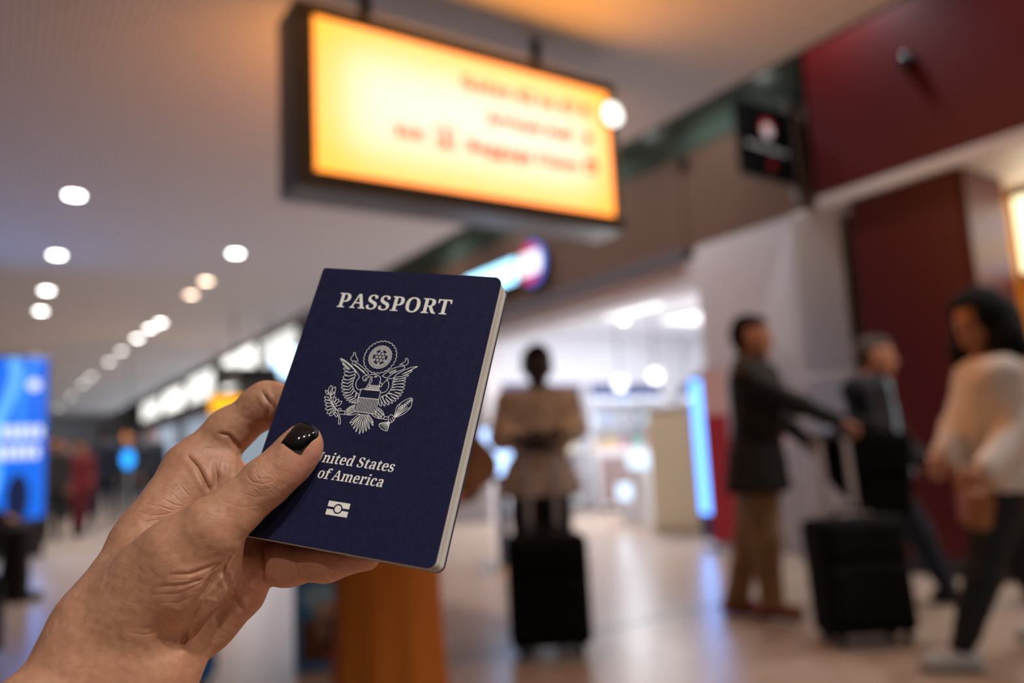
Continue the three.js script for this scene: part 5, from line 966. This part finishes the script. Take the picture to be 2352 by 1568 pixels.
// the crest as line work, in millimetres from the lower left corner of the cover; x, y, x, y ...
const CREST = [
  [29.51,77.26,25.99,79.3,23.57,80.4,22.64,80.42,23,79.69,25.1,78.18,28.62,76.15],
  [28.62,76.15,26.25,77.38,24.72,78.08,24.26,78.14,24.67,77.75,26.17,76.86,28.54,75.62],
  [28.54,75.62,26.7,76.2,25.63,76.33,25.47,76.02,25.98,75.5,27.26,74.89,29.09,74.31],
  [29.09,74.31,27.59,74.64,26.67,74.53,26.45,74.06,26.78,73.47,27.77,72.95,29.27,72.63],
  [29.27,72.63,27.71,72.8,26.77,72.57,26.57,72.02,26.94,71.41,27.98,70.96,29.53,70.79],
  [29.53,70.79,27.77,70.94,26.72,70.76,26.51,70.32,26.95,69.83,28.14,69.46,29.89,69.31],
  [29.89,69.31,27.96,69.44,26.83,69.25,26.64,68.82,27.17,68.33,28.5,67.98,30.42,67.85],
  [30.42,67.85,28.45,67.84,27.31,67.59,27.17,67.19,27.74,66.79,29.13,66.57,31.1,66.58],
  [31.1,66.58,29.15,66.35,28.08,65.96,28.01,65.53,28.66,65.18,30.07,65.11,32.02,65.35],
  [32.02,65.35,30.14,64.78,29.13,64.26,29.1,63.88,29.75,63.7,31.12,63.89,32.99,64.45],
  [32.99,64.45,31.19,63.67,30.24,63.04,30.25,62.67,30.93,62.59,32.28,62.96,34.08,63.74],
  [34.08,63.74,32.44,62.75,31.59,62.01,31.62,61.66,32.24,61.67,33.48,62.2,35.12,63.19],
  [35.12,63.19,33.71,62.08,32.99,61.31,33.04,60.99,33.61,61.07,34.69,61.7,36.1,62.8],
  [36.1,62.8,34.97,61.72,34.36,60.96,34.36,60.64,34.77,60.7,35.62,61.3,36.75,62.37],
  [36.75,62.37,35.99,61.61,35.63,61.05,35.7,60.78,36.04,60.79,36.64,61.19,37.4,61.95],
  [29.09,74.31,30.7,74.94,31.75,75.02,32.1,74.6,31.86,73.96,30.87,73.25,29.27,72.63],
  [29.27,72.63,30.89,73.49,31.96,73.69,32.34,73.27,32.12,72.53,31.14,71.65,29.53,70.79],
  [29.53,70.79,30.89,71.9,31.82,72.34,32.18,72.07,32.05,71.4,31.25,70.42,29.89,69.31],
  [29.89,69.31,30.95,70.48,31.72,70.96,32.08,70.71,32.06,70.04,31.48,69.02,30.42,67.85],
  [30.42,67.85,31.24,69.04,31.89,69.57,32.25,69.38,32.32,68.76,31.92,67.77,31.1,66.58],
  [31.1,66.58,31.78,67.76,32.38,68.27,32.79,68.1,32.96,67.49,32.69,66.52,32.02,65.35],
  [32.02,65.35,32.61,66.51,33.17,67.08,33.58,67.01,33.78,66.51,33.59,65.61,32.99,64.45],
  [32.99,64.45,33.27,65.71,33.84,66.28,34.56,66.11,35.18,65.48,35.39,64.44,35.12,63.19],
  [35.12,63.19,34.93,64.71,35.11,65.53,35.6,65.55,36.15,65.02,36.57,63.89,36.75,62.37],
  [22.64,80.42,25.32,79.28,29.53,77.19,32.33,74.97,34.62,72.65,33.69,71.48,33.4,69.83,34.01,68.22,35.32,67.02,36.9,66.92],
  [23.72,79.82,27.08,78.23,31.05,75.69,32.1,74.6],
  [54.64,76.28,57.68,78.5,59.44,79.84,59.71,80.11,58.88,79.58,56.78,78.08,53.75,75.86],
  [53.75,75.86,56,77.27,57.45,77.99,57.89,77.93,57.51,77.36,56.1,76.28,53.85,74.88],
  [53.85,74.88,55.57,75.65,56.63,75.95,56.87,75.77,56.48,75.31,55.35,74.63,53.63,73.86],
  [53.63,73.86,54.96,74.26,55.78,74.33,55.99,74.09,55.71,73.7,54.84,73.26,53.51,72.85],
  [53.51,72.85,55.05,73.1,56,73,56.22,72.63,55.89,72.16,54.88,71.76,53.35,71.51],
  [53.35,71.51,55.07,71.59,56.13,71.4,56.37,70.99,56,70.56,54.87,70.26,53.15,70.17],
  [53.15,70.17,55.06,70.19,56.23,69.95,56.51,69.53,56.11,69.11,54.86,68.85,52.96,68.84],
  [52.96,68.84,54.96,68.64,56.15,68.29,56.37,67.88,55.87,67.54,54.52,67.45,52.52,67.65],
  [52.52,67.65,54.53,67.23,55.7,66.77,55.89,66.37,55.36,66.12,53.99,66.19,51.98,66.61],
  [51.98,66.61,53.91,65.96,55,65.38,55.11,64.98,54.53,64.82,53.16,65.07,51.23,65.71],
  [51.23,65.71,53.13,64.84,54.15,64.15,54.19,63.75,53.55,63.67,52.17,64.09,50.27,64.96],
  [50.27,64.96,52.02,63.85,52.94,63.03,52.94,62.65,52.31,62.66,51.01,63.25,49.26,64.36],
  [49.26,64.36,50.82,62.98,51.6,62.04,51.54,61.69,50.93,61.83,49.74,62.64,48.18,64.02],
  [48.18,64.02,49.43,62.43,50.02,61.38,49.89,61.02,49.32,61.24,48.32,62.21,47.06,63.8],
  [47.06,63.8,47.95,62.19,48.31,61.12,48.12,60.76,47.61,60.99,46.84,61.97,45.94,63.58],
  [53.85,74.88,51.96,74.51,50.71,74.08,50.3,73.69,50.57,73.44,51.74,73.49,53.63,73.86],
  [53.63,73.86,51.74,73.4,50.51,72.91,50.13,72.51,50.43,72.28,51.62,72.39,53.51,72.85],
  [53.51,72.85,51.78,72.4,50.65,71.87,50.28,71.37,50.55,71.03,51.62,71.06,53.35,71.51],
  [53.35,71.51,51.83,71.09,50.82,70.57,50.49,70.07,50.7,69.72,51.63,69.75,53.15,70.17],
  [53.15,70.17,51.67,69.75,50.69,69.23,50.36,68.73,50.57,68.39,51.48,68.41,52.96,68.84],
  [52.96,68.84,51.52,68.74,50.43,68.26,49.86,67.53,49.82,66.85,50.55,66.5,51.98,66.61],
  [51.98,66.61,50.9,66.99,49.89,66.93,49.15,66.48,48.81,65.88,49.18,65.34,50.27,64.96],
  [50.27,64.96,49.7,65.63,48.95,65.89,48.19,65.72,47.64,65.3,47.61,64.69,48.18,64.02],
  [48.18,64.02,48.01,64.78,47.69,65.23,47.3,65.3,46.98,65.09,46.89,64.56,47.06,63.8],
  [59.71,80.11,57.12,79.53,54.19,77.91,51.11,75.61,50.13,73.68],
  [47.25,73.06,48.71,71.54,49.22,69.77,48.86,68.09,47.82,66.99,46.29,66.67],
  [50.13,73.68,48.03,73.3,46.75,71.84,45.85,70.26],
  [36.73,67.5,46.06,67.47,46.51,57.1,37.13,57.28,36.73,67.5],
  [36.95,63.61,46.24,63.71],
  [37.67,63.62,37.85,57.27],
  [38.39,63.63,38.58,57.25],
  [39.11,63.64,39.31,57.24],
  [39.83,63.64,40.03,57.23],
  [40.55,63.65,40.76,57.21],
  [41.26,63.66,41.48,57.2],
  [41.98,63.67,42.2,57.18],
  [42.69,63.67,42.92,57.17],
  [43.4,63.68,43.64,57.16],
  [44.11,63.69,44.36,57.14],
  [44.82,63.7,45.08,57.13],
  [45.53,63.71,45.8,57.11],
  [38.17,73,38.56,73.98,39.77,74.57,41.63,74.68,42.95,74.31,44.41,73.44,44.6,71.63,44.74,69.98,44.95,68.67],
  [38.17,73,39.01,73.08,39.93,73.44,40.52,73.23],
  [40.52,73.23,40.21,72.53,39.54,72.46,39.76,71.14,39.48,69.78,38.92,68.22,38.11,67.47],
  [40.21,72.53,40.83,71.58,40.29,70.53,40.13,69.34],
  [41.28,73.57,41.85,73.96,42.43,73.75,41.85,73.36,41.28,73.57],
  [44.31,71.43,45.28,71.03,46.02,70.27,45.64,69.24,45.09,69.35,44.64,70.3],
  [39.87,69.65,40.47,68.98,40.66,69.68],
  [40.66,69.68,41.26,69.01,41.45,69.71],
  [41.45,69.71,42.05,69.04,42.24,69.74],
  [42.24,69.74,42.84,69.07,43.03,69.77],
  [43.03,69.77,43.63,69.1,43.82,69.8],
  [43.82,69.8,44.42,69.13,44.61,69.83],
  [39.27,68.76,39.84,68.08,39.99,68.78],
  [39.99,68.78,40.55,68.11,40.7,68.8],
  [40.7,68.8,41.26,68.13,41.41,68.82],
  [41.41,68.82,41.97,68.15,42.12,68.85],
  [42.12,68.85,42.67,68.18,42.82,68.87],
  [42.82,68.87,43.38,68.2,43.53,68.89],
  [43.53,68.89,44.09,68.22,44.24,68.92],
  [44.24,68.92,44.79,68.24,44.94,68.94],
  [38.62,67.86,39.2,67.19,39.36,67.88],
  [39.36,67.88,39.94,67.21,40.11,67.91],
  [40.11,67.91,40.68,67.24,40.85,67.94],
  [40.85,67.94,41.43,67.27,41.59,67.96],
  [41.59,67.96,42.17,67.3,42.34,67.99],
  [42.34,67.99,42.91,67.32,43.08,68.02],
  [43.08,68.02,43.65,67.35,43.82,68.04],
  [43.82,68.04,44.39,67.38,44.55,68.07],
  [44.55,68.07,45.12,67.4,45.29,68.1],
  [29.91,79.36,32.06,78.7,34.4,77.38,36.6,75.89,38.18,74.68],
  [28.92,78.58,31.56,77.45,33.95,75.97,35.88,74.8,37.58,73.78],
  [28.92,78.58,28.74,80.28,31.46,79.5,31.32,80.52,29.27,82.58,29.12,83.61,28.41,83.97,28.03,83.34,28.45,82.68,27.51,81.38,27.71,80.19,28.67,79.93],
  [37.58,73.78,38.18,74.68],
  [37.58,73.78,35.44,73.4,36.64,71.17,37.99,71.3,38.26,72.67,37.25,72.57,37.48,71.25],
  [30.3,78.36,31,77.67],
  [30.54,78.25,31.11,78.03],
  [31.12,77.89,31.83,77.2],
  [31.37,77.77,31.93,77.55],
  [31.95,77.42,32.65,76.73],
  [32.19,77.3,32.75,77.08],
  [32.77,76.95,33.47,76.26],
  [33.01,76.83,33.57,76.61],
  [33.59,76.48,34.29,75.79],
  [33.83,76.36,34.39,76.14],
  [34.4,76.01,35.1,75.33],
  [34.65,75.9,35.2,75.68],
  [35.22,75.54,35.91,74.86],
  [35.46,75.43,36.02,75.21],
  [44.83,74.32,46.43,76.49,48.95,78.42,52.04,79.55,54.07,79.58,54.1,78.24,51.07,76.94,48.8,75.38,47.2,73.22,44.83,74.32],
  [51.24,79.98,51.48,80.34,53.97,79.91,55.19,81.03,54.64,82.67,53.82,83.54,53.21,83.04,53.67,82.24,53.47,81.71,51.76,80.54],
  [47.4,76.32,48.16,75.59],
  [47.9,76.6,48.66,75.87],
  [48.4,76.89,49.16,76.15],
  [48.9,77.17,49.65,76.44],
  [49.4,77.45,50.15,76.72],
  [49.9,77.74,50.65,77],
  [22.83,63.38,23.68,64.69,23.42,66.15,22.21,67.96,21.47,66.28,21.61,64.82,22.83,63.38],
  [23.45,63.11,24.79,64.07,25.04,65.49,24.42,67.51,23.05,66.18,22.68,64.79,23.45,63.11],
  [22.15,63.31,21.91,64.25,21.22,64.89,20.04,65.38,20.47,64.29,21.12,63.61,22.15,63.31],
  [24.04,61.84,25.07,62.53,25.28,63.59,24.85,65.1,23.8,64.13,23.49,63.1,24.04,61.84],
  [23.85,60.83,23.01,61.87,21.88,62.3,20.36,62.29,21.5,61.16,22.6,60.65,23.85,60.83],
  [24.79,60.1,23.53,60.91,22.29,60.94,20.9,60.34,22.47,59.56,23.72,59.44,24.79,60.1],
  [25.64,60.19,26.38,60.82,26.45,61.69,25.99,62.88,25.25,62.02,25.1,61.17,25.64,60.19],
  [25.66,59.03,24.27,59.66,23.06,59.48,21.83,58.62,23.52,58.07,24.76,58.16,25.66,59.03],
  [26.57,59.46,27.6,59.91,27.96,60.76,27.82,62.08,26.73,61.41,26.29,60.59,26.57,59.46],
  [26.48,58.14,24.82,58.49,23.6,57.97,22.59,56.65,24.53,56.47,25.81,56.89,26.48,58.14],
  [27.39,58.56,28.78,58.84,29.46,59.74,29.65,61.28,28.12,60.76,27.35,59.92,27.39,58.56],
  [27.19,57.56,25.46,57.43,24.5,56.48,24.03,54.75,25.96,55.15,27.02,56,27.19,57.56],
  [27.85,57.14,26.33,56.7,25.66,55.61,25.62,53.85,27.26,54.58,28.03,55.6,27.85,57.14],
  [22.83,63.38,24.63,60.58,27.26,57.89,29.11,56.46,30.93,54.05,32.26,50.98,31,50.83,30.53,53.69,29.19,55.16],
  [24.51,60.4,26.1,58.75,28.24,57.02],
  [28.81,57.41,29.49,57.97,30.53,57.43,30.12,56.57,29.08,56.78,28.81,57.41],
  [27.37,55.94,27.34,54.95,28.5,54.59,28.92,53.83,29.54,54.06,29.35,55.18,28.31,55.71,27.37,55.94],
  [30.24,56.75,32.27,56.87],
  [30.52,55.31,32.91,55.41],
  [36.23,60.18,34.71,59.53,33.34,58.4,32.46,56.83,32.36,55.84,33.62,55.33,35.99,55.44,37.5,56.09,38.67,56.71],
  [33.13,57.33,33.69,57.34,33.98,57.64,34.09,58.22,33.46,58.11,33.14,57.84,33.13,57.33],
  [34.21,58.26,34.78,58.28,35.07,58.58,35.17,59.15,34.55,59.05,34.22,58.78,34.21,58.26],
  [35.39,58.88,35.96,58.9,36.25,59.2,36.35,59.77,35.73,59.67,35.4,59.4,35.39,58.88],
  [33.14,56.19,33.71,56.2,34,56.5,34.1,57.08,33.48,56.97,33.15,56.71,33.14,56.19],
  [34.27,56.97,34.84,56.98,35.13,57.28,35.23,57.85,34.61,57.75,34.29,57.48,34.27,56.97],
  [35.41,57.74,35.97,57.76,36.26,58.06,36.36,58.63,35.74,58.53,35.42,58.26,35.41,57.74],
  [33.89,55.46,34.45,55.48,34.74,55.78,34.85,56.35,34.22,56.24,33.9,55.98,33.89,55.46],
  [35.07,56.08,35.63,56.09,35.92,56.39,36.03,56.96,35.4,56.86,35.08,56.59,35.07,56.08],
  [36.2,56.85,36.76,56.87,37.05,57.17,37.16,57.74,36.53,57.64,36.21,57.37,36.2,56.85],
  [46.82,60.04,48.68,59.43,50.06,58.14,51.04,56.49,50.83,55.51,48.89,55.29,46.35,55.96,44.88,56.92],
  [46.88,59.37,47.08,58.9,47.46,58.67,48.05,58.59,47.76,59.11,47.39,59.37,46.88,59.37],
  [48.09,58.69,48.28,58.23,48.67,58,49.26,57.92,48.96,58.43,48.6,58.7,48.09,58.69],
  [49.22,57.69,49.41,57.23,49.8,57,50.38,56.93,50.09,57.44,49.73,57.7,49.22,57.69],
  [46.14,58.48,46.33,58.01,46.72,57.78,47.31,57.7,47.01,58.22,46.65,58.48,46.14,58.48],
  [47.55,57.67,47.75,57.2,48.13,56.97,48.72,56.9,48.42,57.41,48.06,57.67,47.55,57.67],
  [48.85,56.69,49.04,56.23,49.42,56,50.01,55.93,49.71,56.43,49.35,56.69,48.85,56.69],
  [46.34,57.21,46.54,56.75,46.92,56.52,47.51,56.44,47.22,56.95,46.85,57.21,46.34,57.21],
  [47.76,56.41,47.95,55.94,48.33,55.71,48.92,55.64,48.63,56.15,48.26,56.41,47.76,56.41],
  [51.04,56.49,52.86,56.54],
  [50.87,55.35,52.85,55.42],
  [38.75,55.91,37.16,53.91,36.25,52.5,36.14,51.91,36.61,52.04,37.73,53.17,39.32,55.16],
  [39.32,55.16,38.05,52.9,37.33,51.41,37.24,50.91,37.6,51.24,38.48,52.63,39.74,54.89],
  [39.74,54.89,38.91,52.06,38.5,50.22,38.56,49.63,38.91,50.06,39.56,51.81,40.4,54.64],
  [40.4,54.64,40.03,51.23,39.92,49.04,40.06,48.38,40.33,48.95,40.69,51.08,41.05,54.49],
  [41.05,54.49,41.34,50.75,41.67,48.39,41.95,47.72,42.13,48.39,42.09,50.74,41.8,54.48],
  [41.8,54.48,42.54,51.02,43.12,48.87,43.45,48.3,43.51,48.98,43.16,51.19,42.43,54.65],
  [42.43,54.65,43.52,51.61,44.31,49.73,44.68,49.24,44.65,49.85,44.07,51.8,42.98,54.84],
  [42.98,54.84,44.42,52.26,45.43,50.69,45.85,50.33,45.75,50.89,44.93,52.58,43.49,55.15],
  [43.49,55.15,45.4,53.35,46.68,52.27,47.17,52.07,46.97,52.51,45.85,53.72,43.95,55.53],
  [43.95,55.53,45.49,54.12,46.48,53.34,46.81,53.3,46.57,53.76,45.63,54.77,44.09,56.19],
  [38.75,55.91,39.17,55.87,39.5,56.02,39.8,56.35,39.3,56.34,38.96,56.21,38.75,55.91],
  [39.74,54.89,40.34,55.17,40.63,55.68,40.72,56.45,40.07,56.04,39.73,55.55,39.74,54.89],
  [41.05,54.49,41.61,54.97,41.77,55.64,41.64,56.56,41.06,55.9,40.85,55.25,41.05,54.49],
  [42.43,54.65,42.82,55.18,42.85,55.83,42.56,56.66,42.17,55.96,42.11,55.32,42.43,54.65],
  [43.49,55.15,43.77,55.6,43.75,56.11,43.48,56.76,43.22,56.19,43.2,55.68,43.49,55.15],
  [55.34,57.13,55.09,60.94,55.63,61.97,55.23,61.6,56.73,63.38,58.19,64.67,60.3,66.02,61.59,65.51,61.47,63.57,61.66,61.67,60.49,59.94,59.24,58.53,55.84,56.55],
  [55.54,57,56.42,62.7],
  [55.61,56.94,57.34,62.48],
  [55.68,56.89,58.27,62.26],
  [55.75,56.83,59.19,62.04],
  [55.82,56.77,60.1,61.82],
  [55.89,56.72,61.02,61.6],
  [56.21,61.07,57.76,60.28],
  [57.76,60.28,57,61.8],
  [56.86,61.73,58.33,60.98],
  [58.33,60.98,57.59,62.45],
  [57.5,62.39,58.91,61.68],
  [58.91,61.68,58.18,63.11],
  [58.15,63.05,59.48,62.39],
  [59.48,62.39,58.77,63.76],
  [58.79,63.71,60.06,63.09],
  [60.06,63.09,59.37,64.41],
  [59.43,64.37,60.63,63.8],
  [60.63,63.8,59.96,65.07],
  [60.08,65.03,61.21,64.5],
  [61.21,64.5,60.55,65.72],
  [52.93,56.86,53.51,57.73,54.57,57.53,55.27,56.81,56.01,55.94,55.47,54.93,54.57,54.03,53.64,54.4,53.13,55.61,52.93,56.86],
  [53.88,55.86,54.92,54.55],
  [54.51,56.56,55.59,55.1],
  [53.6,54.55,51.6,54.01,49.76,53.48,49.45,52.49,50.71,51.37,52.21,50.76,53.99,50.34,54.1,52.24,54.09,53.98],
  [53.52,54.23,49.73,53],
  [53.61,54.17,50.58,52.49],
  [53.69,54.12,51.42,51.99],
  [53.77,54.07,52.26,51.49],
  [53.85,54.01,53.1,50.99],
  [53.93,53.96,53.94,50.49],
];

// ---------------------------------------------------------------- the passport
{
  const W = 88, H = 125, S = 16; // millimetres, pixels per millimetre
  const print = canvasTexture(W * S, H * S, (g) => {
    g.fillStyle = '#23243f'; g.fillRect(0, 0, W * S, H * S);
    const img = g.getImageData(0, 0, W * S, H * S), d = img.data;
    for (let y = 0, i = 0; y < H * S; y++) for (let x = 0; x < W * S; x++, i += 4) { // woven grain of the cover cloth
      const k = 1 + 0.13 * noise3(x * 0.16 + y * 0.05, y * 0.022, 0) + 0.05 * noise3(x * 0.012, y * 0.012, 4) + 0.06 * noise3(x * 0.5, y * 0.3, 8);
      d[i] *= k; d[i + 1] *= k; d[i + 2] *= k;
    }
    g.putImageData(img, 0, 0);
    g.setTransform(S, 0, 0, -S, 0, H * S); // millimetres, y up
    g.fillStyle = g.strokeStyle = '#fbf5e0';
    const word = (s, x0, x1, y, cap, spread, slant = 0) => {
      g.save();
      g.translate(x0, y); g.scale(1, -1);
      g.font = 'bold 10px serif';
      const k = cap / 7.14; // capitals of this face are 0.714 of its size
      const widths = [...s].map((c) => g.measureText(c).width), total = widths.reduce((a, b) => a + b, 0) * k, gap = spread ? (x1 - x0 - total) / (s.length - 1) : 0, sx = spread ? 1 : (x1 - x0) / total;
      let x = 0;
      [...s].forEach((c, i) => { g.save(); g.translate(x, 0); g.scale(k * sx, k); g.transform(1, 0, -slant, 1, 0, 0); g.fillText(c, 0, 0); g.restore(); x += widths[i] * k * sx + gap; });
      g.restore();
    };
    word('PASSPORT', 12.3, 68, 105, 7.3, true);
    word('United States', 24.2, 61.3, 33.8, 4.25, false, 0.2);
    word('of America', 28.2, 58.4, 27.2, 4.25, false, 0.2);
    g.lineWidth = 0.27; g.lineJoin = g.lineCap = 'round';
    for (const l of CREST) {
      g.beginPath(); g.moveTo(l[0], l[1]);
      if (l.length <= 10) for (let i = 2; i < l.length; i += 2) g.lineTo(l[i], l[i + 1]);
      else { for (let i = 2; i < l.length - 2; i += 2) g.quadraticCurveTo(l[i], l[i + 1], (l[i] + l[i + 2]) / 2, (l[i + 1] + l[i + 3]) / 2); g.lineTo(l[l.length - 2], l[l.length - 1]); }
      g.stroke();
    }
    const cx = 41.3, cy = 82.8;
    for (const [r, amp, n] of [[7.25, 0.5, 26], [5.0, 0.4, 26]]) {
      g.beginPath();
      for (let i = 0; i <= 312; i++) { const t = (i / 312) * Math.PI * 2, q = r + amp * Math.abs(Math.sin((t * n) / 2)); g[i ? 'lineTo' : 'moveTo'](cx + Math.cos(t) * q, cy + Math.sin(t) * q); }
      g.stroke();
    }
    for (let i = 0; i < 52; i++) { const t = (i / 52) * Math.PI * 2; g.beginPath(); g.moveTo(cx + Math.cos(t) * 3.6, cy + Math.sin(t) * 3.6); g.lineTo(cx + Math.cos(t) * 4.9, cy + Math.sin(t) * 4.9); g.stroke(); }
    g.lineWidth = 0.2;
    for (const [dx, dy] of [[0, 2.9], [-2.5, 1.5], [-0.85, 1.5], [0.85, 1.5], [2.5, 1.5], [-1.65, 0], [0, 0], [1.65, 0], [-2.5, -1.5], [-0.85, -1.5], [0.85, -1.5], [2.5, -1.5], [0, -2.9]]) {
      g.beginPath();
      for (let k = 0; k <= 10; k++) { const r = k % 2 ? 0.28 : 0.68; g[k ? 'lineTo' : 'moveTo'](cx + dx + Math.sin((k * Math.PI) / 5) * r, cy + dy + Math.cos((k * Math.PI) / 5) * r); }
      g.stroke();
    }
    // chip mark: two bars round a ring
    g.fillRect(37.2, 16.75, 9.7, 2.3); g.fillRect(37.2, 13.45, 9.7, 2.3);
    g.fillStyle = '#23243f'; g.beginPath(); g.arc(42.05, 16.25, 2.0, 0, 7); g.fill();
    g.fillStyle = '#fbf5e0'; g.beginPath(); g.arc(42.05, 16.25, 1.45, 0, 7); g.fill();
  });
  print.wrapS = print.wrapT = THREE.ClampToEdgeWrapping;
  const grain = pixelTexture(512, 512, (u, v) => { const g = 128 + 70 * tile(u, v, 70, 2) + 40 * tile(v, u, 34, 6); return [g, g, g]; }, [1000 / 22, 1000 / 40], false);
  const front = phys(0xffffff, 0.46, { map: print, bumpMap: grain, bumpScale: 0.00006, specularIntensity: 0.3 });
  const cloth = phys(0x23243f, 0.5, { bumpMap: grain, bumpScale: 0.00006 });
  const mm = 0.001;
  const leaf = (w, h, r, sharp = 0.6) => { // rounded at the open side, nearly square at the spine
    const s = new THREE.Shape();
    s.moveTo(sharp, 0); s.lineTo(w - r, 0); s.absarc(w - r, r, r, -Math.PI / 2, 0); s.lineTo(w, h - r); s.absarc(w - r, h - r, r, 0, Math.PI / 2); s.lineTo(sharp, h); s.absarc(sharp, h - sharp, sharp, Math.PI / 2, Math.PI); s.lineTo(0, sharp); s.absarc(sharp, sharp, sharp, Math.PI, Math.PI * 1.5);
    return s;
  };
  const sheet = (w, h, r, t, wedge, z, lift = 0) => { // slab of thickness t whose back opens by wedge towards the open side
    const g = new THREE.ExtrudeGeometry(leaf(w, h, r), { depth: t, bevelEnabled: false, curveSegments: 10 }), p = g.attributes.position;
    for (let i = 0; i < p.count; i++) {
      const x = p.getX(i), f = x / w;
      let zz = p.getZ(i) + z;
      zz += -wedge * f + lift;
      p.setXYZ(i, x * mm, p.getY(i) * mm, zz * mm);
    }
    g.computeVertexNormals();
    return g;
  };
  const book = held(thing('passport', 'closed navy blue passport with a cream crest and lettering, held in the hand', 'passport'));
  const coverGeo = sheet(W, H, 3.4, 0.55, 0, -0.55);
  { const uv = coverGeo.attributes.uv, p = coverGeo.attributes.position; for (let i = 0; i < p.count; i++) uv.setXY(i, p.getX(i) / (W * mm), p.getY(i) / (H * mm)); }
  grain.repeat.set(4, 3.2);
  part(book, 'front_cover', coverGeo, front, 'navy cloth cover printed with crest, country name and chip mark');
  const linerTone = std(0xcdbfae, 0.8), paperTones = [0xc9c2b2, 0xd3cabb, 0xbfb9aa, 0xd8cdbf, 0xc4bdac].map((c) => std(c, 0.85));
  part(book, 'endpaper', sheet(W - 0.1, H - 0.1, 3.4, 0.35, 0.15, -0.92), linerTone, 'pale liner inside the front cover');
  for (let i = 0; i < 22; i++) { // the leaves fan out a little towards the open side
    const t = i / 21, g = sheet(W - 0.5 + 0.35 * rnd(), H - 0.5, 3.3, 0.1, 0.5 + 6.2 * t, -1.15 - 1.9 * t);
    part(book, 'page', g, paperTones[Math.floor(rnd() * 5)]);
  }
  part(book, 'page', sheet(W - 0.2, H - 0.3, 3.3, 0.7, 5.2, -2.6), paperTones[1], 'stiff data page');
  part(book, 'back_cover', sheet(W, H, 3.4, 0.55, 7.2, -3.8), cloth);
  const spine = new THREE.CylinderGeometry(1.9 * mm, 1.9 * mm, (H - 0.6) * mm, 20, 1, false, Math.PI, Math.PI);
  spine.translate(0.4 * mm, (H / 2) * mm, -1.9 * mm);
  part(book, 'spine', spine, cloth);
}

scene.traverse((o) => { if (o.isLight && !o.isRectAreaLight) o.castShadow = true; });
renderer.render(scene, camera);
